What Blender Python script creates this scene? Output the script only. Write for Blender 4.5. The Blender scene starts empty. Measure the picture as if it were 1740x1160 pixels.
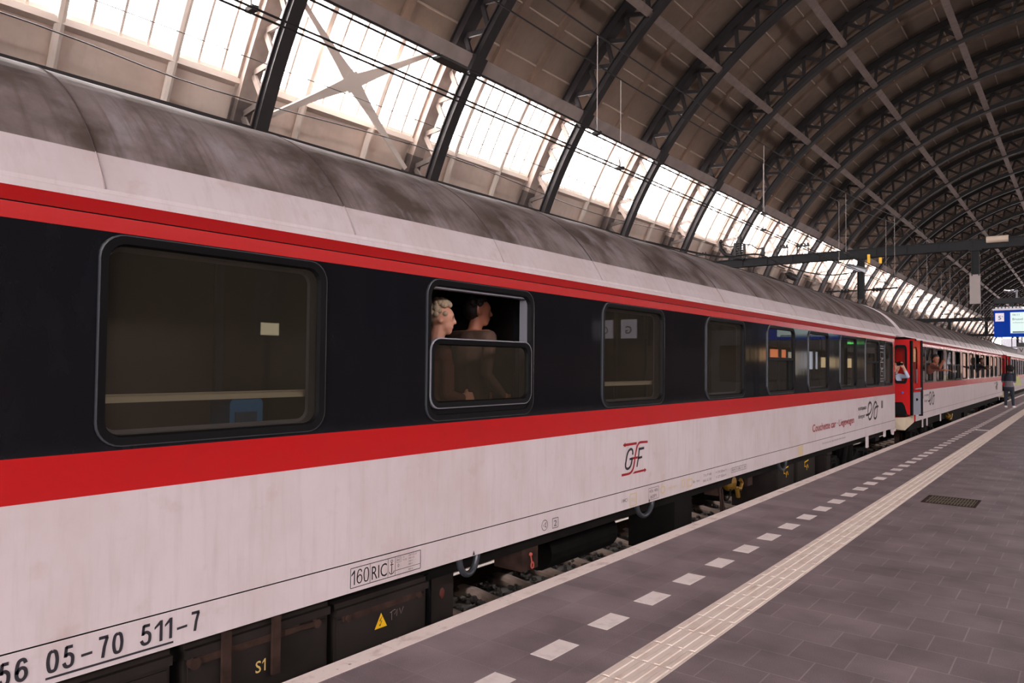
import bpy, bmesh, math, random
from mathutils import Vector, Matrix
from mathutils.geometry import tessellate_polygon
random.seed(7)
SC = bpy.context.scene
COL = SC.collection
R_ = math.radians

# ------------------------------------------------------------------ camera
CAMZ = 1.637                       # eye height above the platform, metres
FPX = 1241.736                     # focal length in pixels of a 1740 px wide frame
yaw, pit, rol = -0.666445573, 0.0305820, -0.00967814
fw = Vector((math.sin(yaw)*math.cos(pit), math.cos(yaw)*math.cos(pit), math.sin(pit)))
r0 = Vector((math.cos(yaw), -math.sin(yaw), 0)); d0 = -r0.cross(fw)
rt = math.cos(rol)*r0 + math.sin(rol)*d0
dn = -math.sin(rol)*r0 + math.cos(rol)*d0
cd = bpy.data.cameras.new('camera'); cam = bpy.data.objects.new('camera', cd); COL.objects.link(cam)
cam.matrix_world = Matrix(((rt.x, -dn.x, -fw.x, 0), (rt.y, -dn.y, -fw.y, 0), (rt.z, -dn.z, -fw.z, CAMZ), (0, 0, 0, 1)))
cd.sensor_width = 36; cd.sensor_fit = 'HORIZONTAL'; cd.lens = FPX*36/1740
cd.clip_start = .05; cd.clip_end = 900
SC.camera = cam
# ------------------------------------------------------------------ light
SKY = (1.0, .93, .92); SKY_STRENGTH = 17.5
w = bpy.data.worlds.new('sky'); SC.world = w; w.use_nodes = True
bg = w.node_tree.nodes['Background']; bg.inputs[0].default_value = (*SKY, 1); bg.inputs[1].default_value = SKY_STRENGTH
SC.view_settings.view_transform = 'Standard'; SC.view_settings.look = 'None'
SC.view_settings.gamma = 1; SC.view_settings.use_curve_mapping = False
SC.view_settings.exposure = 0.0
cy = SC.cycles
cy.use_denoising = True
cy.max_bounces = 7; cy.diffuse_bounces = 4; cy.glossy_bounces = 4; cy.transmission_bounces = 4; cy.transparent_max_bounces = 12
cy.caustics_reflective = False; cy.caustics_refractive = False
cy.sample_clamp_indirect = 6.0
def portal(name, loc, rot, sx, sy):
    l = bpy.data.lights.new(name, 'AREA'); l.shape = 'RECTANGLE'; l.size = sx; l.size_y = sy
    o = bpy.data.objects.new(name, l); COL.objects.link(o); o.location = loc; o.rotation_euler = rot
    l.cycles.is_portal = True
# the shed: a half-round vault, axis along the tracks
CX, CZ, RI, RO, RC = .034, .532, 17.6, 18.95, 19.12   # axis x, axis z, inner chord, outer chord, cladding
YN, YF = -28.0, 200.0
BAY, RIB0 = 6.141, 10.346          # truss spacing and the truss nearest the left edge of the view
TW0, TW1 = 26.05, 34.9             # window band, degrees of arc
def arc(R, deg, y):
    a = R_(deg); return Vector((CX - R*math.cos(a), y, CZ + R*math.sin(a)))
for sgn in (1, -1):                # daylight enters by the two window bands and the two open ends
    a = R_((TW0+TW1)/2); m = Vector((CX - sgn*RC*math.cos(a), (YN+YF)/2, CZ + RC*math.sin(a)))
    portal('window_portal', m, (0, -sgn*(math.pi/2-a), 0), 3.5, YF-YN)
portal('end_portal', (CX, YN-.1, 9), (math.pi/2, 0, 0), 36, 20)
portal('end_portal', (CX, YF+1, 9), (-math.pi/2, 0, 0), 36, 20)

# ------------------------------------------------------------------ materials
def srgb(r, g, b):
    f = lambda c: (c/255/12.92) if c/255 <= .04045 else ((c/255+.055)/1.055)**2.4
    return (f(r), f(g), f(b))
MATS = {}
def mat(name, col, rough=.6, metal=0, spec=.5, var=0, scale=4, stretch=(1, 1, 1), col2=None, bump=0, bscale=60, emit=None, coat=0, detail=4, lo=.35, hi=.7):
    if name in MATS: return MATS[name]
    m = bpy.data.materials.new(name); m.use_nodes = True; MATS[name] = m
    N = m.node_tree.nodes; L = m.node_tree.links; p = N['Principled BSDF']
    p.inputs['Base Color'].default_value = (*col, 1); p.inputs['Roughness'].default_value = rough
    p.inputs['Metallic'].default_value = metal; p.inputs['Specular IOR Level'].default_value = spec
    if coat: p.inputs['Coat Weight'].default_value = coat; p.inputs['Coat Roughness'].default_value = .05
    if var or col2 or bump:
        g = N.new('ShaderNodeNewGeometry'); mp = N.new('ShaderNodeMapping'); mp.inputs['Scale'].default_value = stretch
        L.new(g.outputs['Position'], mp.inputs[0])
    if var or col2:
        n = N.new('ShaderNodeTexNoise'); n.inputs['Scale'].default_value = scale; n.inputs['Detail'].default_value = detail
        L.new(mp.outputs[0], n.inputs[0])
        r = N.new('ShaderNodeMapRange'); r.inputs[1].default_value = lo; r.inputs[2].default_value = hi
        L.new(n.outputs[0], r.inputs[0])
        mx = N.new('ShaderNodeMix'); mx.data_type = 'RGBA'
        c2 = col2 or tuple(c*(1-var) for c in col)
        mx.inputs[6].default_value = (*col, 1); mx.inputs[7].default_value = (*c2, 1)
        L.new(r.outputs[0], mx.inputs[0]); L.new(mx.outputs[2], p.inputs['Base Color'])
    if bump:
        n2 = N.new('ShaderNodeTexNoise'); n2.inputs['Scale'].default_value = bscale; n2.inputs['Detail'].default_value = 3
        L.new(mp.outputs[0], n2.inputs[0])
        b = N.new('ShaderNodeBump'); b.inputs['Strength'].default_value = bump; b.inputs['Distance'].default_value = .02
        L.new(n2.outputs[0], b.inputs['Height']); L.new(b.outputs[0], p.inputs['Normal'])
    if emit:
        p.inputs['Emission Color'].default_value = (*col, 1); p.inputs['Emission Strength'].default_value = emit
    return m
def layered(name, base, layers, rough=.5, spec=.5, bump=None):
    """base colour with several noise-shaped stain layers: (colour, scale, stretch, lo, hi, amount)"""
    m = bpy.data.materials.new(name); m.use_nodes = True; MATS[name] = m
    N = m.node_tree.nodes; L = m.node_tree.links; p = N['Principled BSDF']
    p.inputs['Roughness'].default_value = rough; p.inputs['Specular IOR Level'].default_value = spec
    g = N.new('ShaderNodeNewGeometry'); last = None
    for i, (c, s, st, lo, hi, amt) in enumerate(layers):
        mp = N.new('ShaderNodeMapping'); mp.inputs['Scale'].default_value = st; mp.inputs['Location'].default_value = (i*3.7, i*1.9, i*5.1)
        L.new(g.outputs['Position'], mp.inputs[0])
        n = N.new('ShaderNodeTexNoise'); n.inputs['Scale'].default_value = s; n.inputs['Detail'].default_value = 5; n.inputs['Roughness'].default_value = .6
        L.new(mp.outputs[0], n.inputs[0])
        r = N.new('ShaderNodeMapRange'); r.inputs[1].default_value = lo; r.inputs[2].default_value = hi; r.inputs[4].default_value = amt
        L.new(n.outputs[0], r.inputs[0])
        mx = N.new('ShaderNodeMix'); mx.data_type = 'RGBA'
        if last is None: mx.inputs[6].default_value = (*base, 1)
        else: L.new(last, mx.inputs[6])
        mx.inputs[7].default_value = (*c, 1); L.new(r.outputs[0], mx.inputs[0]); last = mx.outputs[2]
    L.new(last, p.inputs['Base Color'])
    if bump:
        mp = N.new('ShaderNodeMapping'); mp.inputs['Scale'].default_value = bump[2]; L.new(g.outputs['Position'], mp.inputs[0])
        n2 = N.new('ShaderNodeTexNoise'); n2.inputs['Scale'].default_value = bump[1]; L.new(mp.outputs[0], n2.inputs[0])
        b = N.new('ShaderNodeBump'); b.inputs['Strength'].default_value = bump[0]; b.inputs['Distance'].default_value = .01
        L.new(n2.outputs[0], b.inputs['Height']); L.new(b.outputs[0], p.inputs['Normal'])
    return m
def glass(name, tint, gloss=.9, rough=.02, haze=0, hazecol=(.3, .3, .28), ior=1.5, fac=None):
    m = bpy.data.materials.new(name); m.use_nodes = True; MATS[name] = m
    N = m.node_tree.nodes; L = m.node_tree.links; N.remove(N['Principled BSDF'])
    out = N['Material Output']
    t = N.new('ShaderNodeBsdfTransparent'); t.inputs[0].default_value = (*tint, 1)
    g = N.new('ShaderNodeBsdfGlossy'); g.inputs['Roughness'].default_value = rough; g.inputs[0].default_value = (gloss, gloss, gloss, 1)
    mx = N.new('ShaderNodeMixShader')
    if fac is None:
        f = N.new('ShaderNodeFresnel'); f.inputs[0].default_value = ior; L.new(f.outputs[0], mx.inputs[0])
    else: mx.inputs[0].default_value = fac
    base = t.outputs[0]
    if haze:
        d = N.new('ShaderNodeBsdfDiffuse'); d.inputs[0].default_value = (*hazecol, 1)
        m2 = N.new('ShaderNodeMixShader'); m2.inputs[0].default_value = haze
        L.new(base, m2.inputs[1]); L.new(d.outputs[0], m2.inputs[2]); base = m2.outputs[0]
    L.new(base, mx.inputs[1]); L.new(g.outputs[0], mx.inputs[2]); L.new(mx.outputs[0], out.inputs[0])
    return m

M_white = layered('coach_white_paint', srgb(208, 196, 200), [
    (srgb(186, 166, 162), 1.6, (1, 1.2, .8), .45, .75, .55), (srgb(166, 142, 128), 5, (1, .8, .9), .6, .78, .4),
    (srgb(180, 164, 164), 9, (1, 2.2, .18), .5, .8, .45)], rough=.38, spec=.45)
M_red = layered('coach_red_paint', srgb(184, 18, 22), [(srgb(156, 22, 26), 3, (1, .6, 1), .5, .8, .5)], rough=.22)
M_black = layered('coach_black_paint', srgb(19, 20, 25), [(srgb(32, 32, 35), 6, (1, 1, .4), .5, .8, .4)], rough=.08, spec=.3, bump=(.25, 1.6, (1, 1.4, .25)))
M_roof = layered('coach_roof_grey', srgb(136, 124, 124), [
    (srgb(76, 64, 58), 2.0, (1.1, 1.1, 1.0), .40, .62, .9), (srgb(166, 158, 166), 2.6, (.8, 1.5, .8), .54, .74, .7),
    (srgb(92, 78, 70), 5, (.25, 6, .25), .5, .72, .6)], rough=.5, spec=.35)
M_rubber = mat('black_rubber', srgb(11, 11, 13), .6, 0, .12)
M_bead = mat('dark_anodised_metal', srgb(62, 64, 70), .35, .3)
M_alu = mat('pale_aluminium', srgb(124, 124, 134), .4, .3)
M_under = mat('underframe_black', srgb(20, 17, 16), .85, 0, .15, var=.5, scale=5)  # near-black base, tone varied at random
M_box = mat('equipment_box_paint', srgb(42, 35, 33), .75, 0, .2, var=.4, scale=4)
M_rust = mat('rusty_steel', srgb(62, 44, 38), .85, 0, .2, var=.5, scale=12)
M_ink = mat('dark_lettering', srgb(40, 38, 46), .5)
M_fine = mat('faded_grey_lettering', srgb(110, 100, 102), .6)
M_ye = mat('faded_yellow_marking', srgb(206, 186, 150), .6)
M_redink = mat('red_lettering', srgb(150, 12, 24), .5)
M_yellow = mat('signal_yellow', srgb(240, 186, 30), .5)
M_cream = mat('cream_lettering', srgb(214, 182, 110), .6)
M_inner = mat('interior_brown_panel', srgb(50, 38, 35), .5, var=.3, scale=2)
M_inwall = mat('interior_floor_grey', srgb(60, 58, 56), .6)
M_rail = mat('cream_handrail', srgb(206, 198, 176), .4)
M_pane = glass('coach_window_glass', (.62, .60, .56), .9, .015, .08, srgb(124, 117, 102), ior=1.45)  # haze: some glass dirt plus an olive reflection put into the colour
M_skyglass = glass('shed_window_glass', (.96, .95, .95), .6, .2, .03, (.8, .78, .76), fac=.04)
M_steel = mat('painted_truss_steel', srgb(44, 40, 42), .55, 0, .4, var=.25, scale=2)
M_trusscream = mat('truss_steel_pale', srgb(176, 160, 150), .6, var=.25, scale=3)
M_purlin = mat('purlin_steel', srgb(140, 124, 118), .6, var=.25, scale=3)
M_headbeam = mat('window_head_beam', srgb(160, 146, 142), .6, var=.25, scale=2)
M_mull = mat('glazing_bar_paint', srgb(226, 214, 204), .6)
M_wall = layered('plaster_wall', srgb(232, 214, 202), [(srgb(192, 168, 152), .7, (1, .6, 1), .42, .72, .6), (srgb(206, 184, 172), 4, (1, 1.2, .1), .5, .8, .5)], rough=.9, spec=.2)
M_wall2 = layered('dimmed_unseen_wall', srgb(120, 100, 90), [(srgb(92, 74, 66), 1.2, (1, 1, 1), .4, .7, .6)], rough=.9, spec=.2)  # unseen walls, toned dark to dim their reflection in the coach
M_boards = layered('vault_boards', srgb(136, 121, 109), [(srgb(102, 88, 78), .5, (1, 1, 1), .4, .7, .6), (srgb(124, 106, 92), 3, (1, 2, 1), .5, .75, .5)], rough=.9, spec=.15, bump=(.4, 7, (1, 1, 1)))
M_rafter = mat('vault_rafter', srgb(132, 112, 98), .9, var=.2, scale=2)
M_batten = mat('vault_batten', srgb(180, 164, 150), .9)
M_gantry = mat('gantry_steel', srgb(30, 31, 34), .6, 0, .2, var=.2, scale=3)
M_wire = mat('wire_dark', srgb(26, 24, 26), .5)
M_dropper = mat('dropper_wire', srgb(150, 140, 136), .5)
M_conc = mat('sleeper_concrete', srgb(140, 120, 108), .85, var=.4, scale=7)
M_railtop = mat('polished_rail', srgb(214, 208, 206), .28, 1)
M_ballast = mat('ballast_stone', srgb(72, 66, 62), .85, var=.6, scale=14)
M_kerb = layered('kerb_concrete', srgb(246, 232, 226), [(srgb(178, 152, 142), 9, (1, .6, 1), .52, .75, .7), (srgb(120, 100, 96), 26, (1, 1, 1), .66, .74, .8)], rough=.8, spec=.3)
M_block = layered('white_marker_tile', srgb(248, 238, 236), [(srgb(200, 184, 180), 12, (1, 1, 1), .5, .75, .5)], rough=.75, spec=.3)
M_tactile = layered('tactile_tile_cream', srgb(246, 230, 220), [(srgb(216, 192, 176), 8, (1.4, .5, 1), .5, .75, .7), (srgb(140, 118, 106), 40, (1, 1, 1), .68, .76, .6)], rough=.8, spec=.3)
M_pitwall = mat('platform_face', srgb(60, 56, 54), .9)

def tile_mat(name, offset, joint, ph):
    m = bpy.data.materials.new(name); m.use_nodes = True; MATS[name] = m
    N = m.node_tree.nodes; L = m.node_tree.links; p = N['Principled BSDF']
    g = N.new('ShaderNodeNewGeometry'); mp = N.new('ShaderNodeMapping'); mp.inputs['Location'].default_value = (*ph, 0)
    L.new(g.outputs['Position'], mp.inputs[0])
    b = N.new('ShaderNodeTexBrick'); b.offset = offset; b.offset_frequency = 2; b.squash = 1
    b.inputs['Color1'].default_value = (*srgb(130, 116, 121), 1); b.inputs['Color2'].default_value = (*srgb(142, 128, 133), 1)
    b.inputs['Mortar'].default_value = (*joint, 1); b.inputs['Scale'].default_value = 1
    b.inputs['Mortar Size'].default_value = .004; b.inputs['Mortar Smooth'].default_value = .1
    b.inputs['Brick Width'].default_value = .3; b.inputs['Row Height'].default_value = .3
    L.new(mp.outputs[0], b.inputs['Vector'])
    n = N.new('ShaderNodeTexNoise'); n.inputs['Scale'].default_value = 2.2; n.inputs['Detail'].default_value = 6; L.new(g.outputs['Position'], n.inputs[0])
    r = N.new('ShaderNodeMapRange'); r.inputs[1].default_value = .3; r.inputs[2].default_value = .7; r.inputs[3].default_value = .72; r.inputs[4].default_value = 1.22
    L.new(n.outputs[0], r.inputs[0])
    n3 = N.new('ShaderNodeTexNoise'); n3.inputs['Scale'].default_value = 160; L.new(g.outputs['Position'], n3.inputs[0])
    r3 = N.new('ShaderNodeMapRange'); r3.inputs[1].default_value = .3; r3.inputs[2].default_value = .7; r3.inputs[3].default_value = .86; r3.inputs[4].default_value = 1.14
    L.new(n3.outputs[0], r3.inputs[0])
    mu = N.new('ShaderNodeMath'); mu.operation = 'MULTIPLY'; L.new(r.outputs[0], mu.inputs[0]); L.new(r3.outputs[0], mu.inputs[1])
    mx = N.new('ShaderNodeVectorMath'); mx.operation = 'SCALE'; L.new(b.outputs[0], mx.inputs[0]); L.new(mu.outputs[0], mx.inputs[3])
    L.new(mx.outputs[0], p.inputs['Base Color'])
    p.inputs['Roughness'].default_value = .62; p.inputs['Specular IOR Level'].default_value = .4
    bp = N.new('ShaderNodeBump'); bp.inputs['Strength'].default_value = .35; bp.inputs['Distance'].default_value = .004; bp.invert = True
    L.new(b.outputs['Fac'], bp.inputs['Height']); L.new(bp.outputs[0], p.inputs['Normal'])
    return m
M_tileA = tile_mat('paving_tile_square_bond', 0.0, srgb(144, 130, 134), (2.797, -.07))
M_tileB = tile_mat('paving_tile_half_bond', .5, srgb(158, 144, 147), (.60, -.07))

# ------------------------------------------------------------------ geometry helpers
class MB:
    def __init__(s): s.v = []; s.f = []; s.m = []
    def add(s, vs, fs, m=0):
        o = len(s.v); s.v += [tuple(v) for v in vs]; s.f += [tuple(i+o for i in f) for f in fs]; s.m += [m]*len(fs); return s
    def box(s, x0, y0, z0, x1, y1, z1, m=0):
        x0, x1 = sorted((x0, x1)); y0, y1 = sorted((y0, y1)); z0, z1 = sorted((z0, z1))
        v = [(x, y, z) for z in (z0, z1) for y in (y0, y1) for x in (x0, x1)]
        return s.add(v, [(0, 2, 3, 1), (4, 5, 7, 6), (0, 1, 5, 4), (2, 6, 7, 3), (0, 4, 6, 2), (1, 3, 7, 5)], m)
    def bar(s, p, q, w, h, up=(0, 0, 1), m=0):
        p, q = Vector(p), Vector(q); d = (q-p).normalized(); up = Vector(up)
        a = d.cross(up)
        if a.length < 1e-5: a = d.cross(Vector((1, 0, 0)))
        a = a.normalized()*w/2; b = a.cross(d).normalized()*h/2
        v = [e + sa*a + sb*b for e in (p, q) for sa, sb in ((-1, -1), (1, -1), (1, 1), (-1, 1))]
        return s.add(v, [(0, 1, 2, 3), (7, 6, 5, 4), (0, 4, 5, 1), (1, 5, 6, 2), (2, 6, 7, 3), (3, 7, 4, 0)], m)
    def loft(s, loops, close=True, m=0, mats=None, cap=False, ring=False):
        n = len(loops[0]); o = len(s.v)
        for l in loops: s.v += [tuple(p) for p in l]
        k = len(loops)
        for i in range(k if ring else k-1):
            i2 = (i+1) % k
            for j in range(n if close else n-1):
                j2 = (j+1) % n
                s.f.append((o+i*n+j, o+i*n+j2, o+i2*n+j2, o+i2*n+j)); s.m.append(mats[i] if mats else m)
        if cap:
            s.f.append(tuple(o+j for j in reversed(range(n)))); s.m.append(m)
            s.f.append(tuple(o+(k-1)*n+j for j in range(n))); s.m.append(m)
        return s
    def tube(s, pts, r, n=8, m=0, cap=True, closed=False):
        pts = [Vector(p) for p in pts]; loops = []; k = len(pts); a = None
        for i, p in enumerate(pts):
            if closed: d = (pts[(i+1) % k]-pts[i-1])
            else: d = pts[min(i+1, k-1)]-pts[max(i-1, 0)]
            d = d.normalized()
            if a is None:
                a = d.cross(Vector((0, 0, 1)))
                if a.length < 1e-3: a = d.cross(Vector((1, 0, 0)))
            a = (a - d*a.dot(d)).normalized(); b = d.cross(a)
            rr = r[i] if isinstance(r, (list, tuple)) else r
            loops.append([p + rr*(math.cos(t)*a + math.sin(t)*b) for t in [2*math.pi*j/n for j in range(n)]])
        return s.loft(loops, True, m, cap=cap and not closed, ring=closed)
    def ball(s, c, r, nu=12, nv=8, m=0):
        rx, ry, rz = r if isinstance(r, (list, tuple)) else (r, r, r); c = Vector(c); v = [c+Vector((0, 0, -rz))]
        for i in range(1, nv):
            t = math.pi*i/nv - math.pi/2
            for j in range(nu):
                u = 2*math.pi*j/nu; v.append(c+Vector((rx*math.cos(t)*math.cos(u), ry*math.cos(t)*math.sin(u), rz*math.sin(t))))
        v.append(c+Vector((0, 0, rz))); f = []
        for j in range(nu): f.append((0, 1+(j+1) % nu, 1+j))
        for i in range(nv-2):
            for j in range(nu):
                a = 1+i*nu+j; b = 1+i*nu+(j+1) % nu; f.append((a, b, b+nu, a+nu))
        t = len(v)-1
        for j in range(nu): f.append((t, 1+(nv-2)*nu+j, 1+(nv-2)*nu+(j+1) % nu))
        return s.add(v, f, m)
    def cyl(s, p, q, r, n=16, m=0, r2=None):
        return s.tube([p, q], [r, r if r2 is None else r2], n, m)
    def poly(s, pts, m=0):
        return s.add(pts, [tuple(range(len(pts)))], m)
    def holed(s, outer, holes, m=0):
        """flat polygon with holes, points as (y,z) pairs already mapped to 3-D"""
        t = tessellate_polygon([outer]+holes); allp = [p for l in [outer]+holes for p in l]
        fs = []
        for a, b, c in t:
            n = (Vector(allp[b])-Vector(allp[a])).cross(Vector(allp[c])-Vector(allp[a]))
            fs.append((a, b, c) if n.x > 0 else (a, c, b))
        return s.add(allp, fs, m)
    def build(s, name, mats, parent=None, smooth=False):
        me = bpy.data.meshes.new(name); me.from_pydata(s.v, [], s.f)
        if not isinstance(mats, (list, tuple)): mats = [mats]
        for m in mats: me.materials.append(m)
        me.polygons.foreach_set('material_index', s.m)
        if smooth: me.polygons.foreach_set('use_smooth', [True]*len(s.f))
        me.update()
        return link(name, me, parent)
def link(name, me, parent=None):
    o = bpy.data.objects.new(name, me); COL.objects.link(o)
    if parent is not None:
        o.parent = parent
        if parent.type == 'EMPTY': o.matrix_parent_inverse = Matrix.Translation(-parent.location)
    return o
def tag(o, label=None, cat=None, group=None, kind=None):
    if label: o['label'] = label
    if cat: o['category'] = cat
    if group: o['group'] = group
    if kind: o['kind'] = kind
    return o
def thing(name, label, cat, loc=(0, 0, 0), group=None):
    e = bpy.data.objects.new(name, None); COL.objects.link(e); e.location = loc; e.empty_display_size = .2
    return tag(e, label, cat, group)
def copy_tree(o, parent=None):
    c = o.copy(); COL.objects.link(c)
    if parent is not None: c.parent = parent
    for ch in list(o.children): copy_tree(ch, c)
    return c
def struct(o, label=None, cat=None): return tag(o, label, cat, kind='structure')
ORD = ['first', 'second', 'third', 'fourth', 'fifth', 'sixth', 'seventh', 'eighth', 'ninth', 'tenth', 'eleventh', 'twelfth', 'thirteenth', 'fourteenth', 'fifteenth', 'sixteenth', 'seventeenth', 'eighteenth', 'nineteenth', 'twentieth']
def ordw(i):
    if i < 20: return ORD[i]
    t = {2: 'twenty', 3: 'thirty', 4: 'forty', 5: 'fifty', 6: 'sixty'}; a, b = divmod(i+1, 10)
    return (t[a]+'-'+ORD[b-1]) if b else {2: 'twentieth', 3: 'thirtieth', 4: 'fortieth', 5: 'fiftieth', 6: 'sixtieth'}[a]
def rrect(y0, z0, y1, z1, r, x, n=6):
    pts = []
    for cyy, czz, a0 in ((y1-r, z1-r, 0), (y0+r, z1-r, 90), (y0+r, z0+r, 180), (y1-r, z0+r, 270)):
        for i in range(n+1):
            a = R_(a0+90*i/n); pts.append((x, cyy+r*math.cos(a), czz+r*math.sin(a)))
    return pts
DG = None
def text_mb(mb, s, y, z, h, x, width=None, sx=1.0, bold=0.0, shear=0.0, m=0, align='L', plane='X', track=1.0):
    """flat lettering: baseline start (y,z), cap height h; plane X faces +x reading along +y; plane Y faces -y reading along +x"""
    c = bpy.data.curves.new('t', 'FONT'); c.body = s; c.fill_mode = 'FRONT'; c.resolution_u = 3; c.offset = bold; c.shear = shear; c.space_character = track
    o = bpy.data.objects.new('t', c); COL.objects.link(o)
    dg = bpy.context.evaluated_depsgraph_get(); me = bpy.data.meshes.new_from_object(o.evaluated_get(dg))
    vs = [v.co.copy() for v in me.vertices]; fs = [tuple(p.vertices) for p in me.polygons]
    bpy.data.objects.remove(o); bpy.data.curves.remove(c); bpy.data.meshes.remove(me)
    if not vs: return mb
    k = h/.729; x0 = min(v.x for v in vs); x1 = max(v.x for v in vs)
    kx = (width/(x1-x0)) if width else k*sx
    off = {'L': 0, 'C': -(x1-x0)*kx/2, 'R': -(x1-x0)*kx}[align]
    out = []
    for v in vs:
        a = (v.x-x0)*kx+off; b = v.y*k
        out.append((x, y+a, z+b) if plane == 'X' else (y+a, x, z+b))
    return mb.add(out, fs, m)
def ribbon(mb, pts, wd, x, m=0, taper=None):
    """flat painted stroke through (y,z) points on the plane x"""
    P = [Vector((p[0], p[1])) for p in pts]; L = []; Rr = []
    for i, p in enumerate(P):
        d = (P[min(i+1, len(P)-1)]-P[max(i-1, 0)]).normalized(); n = Vector((-d.y, d.x)); ww = wd if taper is None else wd*taper[i]
        L.append((x, *(p+n*ww/2))); Rr.append((x, *(p-n*ww/2)))
    for i in range(len(P)-1): mb.add([Rr[i], Rr[i+1], L[i+1], L[i]], [(0, 1, 2, 3)], m)
    return mb
def smoothline(pts, n=5):
    out = []
    for i in range(len(pts)-1):
        p0 = Vector(pts[max(i-1, 0)]); p1 = Vector(pts[i]); p2 = Vector(pts[i+1]); p3 = Vector(pts[min(i+2, len(pts)-1)])
        for k in range(n):
            t = k/n
            out.append(.5*((2*p1)+(-p0+p2)*t+(2*p0-5*p1+4*p2-p3)*t*t+(-p0+3*p1-3*p2+p3)*t**3))
    out.append(Vector(pts[-1])); return out
def frame_mb(mb, y0, z0, y1, z1, wd, x, m=0):
    for a in (((y0, z0), (y1, z0)), ((y1, z0), (y1, z1)), ((y1, z1), (y0, z1)), ((y0, z1), (y0, z0))): ribbon(mb, a, wd, x, m)
    return mb

# ------------------------------------------------------------------ ground, platform
PE = -3.245                        # platform edge (x)
mb = MB(); mb.poly([(-30, YN-30, -1.02), (40, YN-30, -1.02), (40, YF+60, -1.02), (-30, YF+60, -1.02)])
struct(mb.build('floor_trackbed', mat('trackbed_gravel', srgb(84, 76, 72), .95, var=.5, scale=9, bump=.8, bscale=22)))
mb = MB()
mb.poly([(PE+.14, YN, 0), (-1.9, YN, 0), (-1.9, YF, 0), (PE+.14, YF, 0)], 0)
mb.poly([(-1.9, YN, 0), (7.2, YN, 0), (7.2, YF, 0), (-1.9, YF, 0)], 1)
mb.poly([(PE+.02, YN, -.14), (PE+.02, YN, -1.02), (PE+.02, YF, -1.02), (PE+.02, YF, -.14)][::-1], 2)
mb.poly([(7.2, YN, 0), (7.2, YN, -1.02), (7.2, YF, -1.02), (7.2, YF, 0)], 2)
mb.poly([(PE+.02, YN, 0), (PE+.02, YN, -1.02), (7.2, YN, -1.02), (7.2, YN, 0)], 2)
struct(mb.build('floor', [M_tileA, M_tileB, M_pitwall]))
mb = MB(); y = 2.92-1.2*24
while y < YF: mb.box(PE, y+.004, -.15, PE+.14, y+1.196, .0015); y += 1.2
struct(mb.build('trim_1', M_kerb), 'row of pale concrete coping stones along the platform edge beside the train', 'kerb')
mb = MB(); y = 3.36-.6*45
while y < 130: mb.box(-2.49, y, -.02, -2.347, y+.288, .0012); y += .6
mb.box(-2.345, 22.88, -.02, -2.05, 23.18, .0012)
struct(mb.build('trim_2', M_block), 'dashed line of white marker tiles set in the grey platform paving', 'floor marking')
mb = MB(); y = 3.075-.3*90
while y < 130:
    mb.box(-2.046, y+.0025, -.02, -1.764, y+.2975, .001)
    if y < 45 and y > -6:
        for k in range(4):
            x = -2.046+.282*(k+.5)/4; mb.loft([[(x-.019, y+.010, .001), (x-.013, y+.013, .0045), (x+.013, y+.013, .0045), (x+.019, y+.010, .001)], [(x-.019, y+.290, .001), (x-.013, y+.287, .0045), (x+.013, y+.287, .0045), (x+.019, y+.290, .001)]], False, cap=True)
    y += .3
struct(mb.build('trim_3', M_tactile), 'cream ribbed tactile guide strip running along the platform', 'tactile paving')
# drain grate
g = thing('drain_grate', 'dark slotted metal drain grate sunk in the grey paving right of the cream strip', 'drain', (-1.33, 10.45, 0))
mb = MB(); X0, X1, Y0, Y1 = -1.615, -1.045, 10.15, 10.77
for a in ((X0, Y0, X1, Y0+.03), (X0, Y1-.03, X1, Y1), (X0, Y0, X0+.03, Y1), (X1-.03, Y0, X1, Y1)): mb.box(a[0], a[1], -.02, a[2], a[3], .004)
mb.build('frame', M_rust, g)
mb = MB()
for k in range(16):
    x = X0+.045+k*.0325; mb.box(x, Y0+.03, -.02, x+.016, Y1-.03, .003)
for k in (1, 2): mb.box(X0, Y0+.62*k/3-.012, -.02, X1, Y0+.62*k/3+.012, .002)
mb.build('grating', mat('grate_iron', srgb(120, 108, 88), .7, .3, var=.4, scale=10), g)
MB().box(X0+.01, Y0+.01, -.015, X1-.01, Y1-.01, .0008).build('pit', mat('pit_shade', srgb(20, 18, 17), .9), g)  # flat dark sheet standing in for the shaded hollow under the bars

# ------------------------------------------------------------------ track under the train
TC = -4.93; RTOP = -.76
def make_rail(x, label):
    mb = MB(); prof = [(-.07, -.17), (.07, -.17), (.07, -.155), (.012, -.14), (.012, -.045), (.036, -.03), (.036, -.004), (.03, 0), (-.03, 0), (-.036, -.004), (-.036, -.03), (-.012, -.045), (-.012, -.14), (-.07, -.155)]
    ms = [0]*14; ms[7] = 1; ms[6] = 1; ms[8] = 1
    n = len(prof); l = [[(x+a, y, RTOP+b) for a, b in prof] for y in (-20, 120)]
    o = len(mb.v)
    for j in range(n): mb.add([l[0][j], l[1][j], l[1][(j+1) % n], l[0][(j+1) % n]], [(0, 1, 2, 3)], ms[j])
    return tag(mb.build('rail', [M_rust, M_railtop]), label, 'rail', 'running rails')
make_rail(TC+.7525, 'steel rail of the train track nearest the platform edge')
make_rail(TC-.7525, 'shiny steel rail on the far side of the track under the train')
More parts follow.
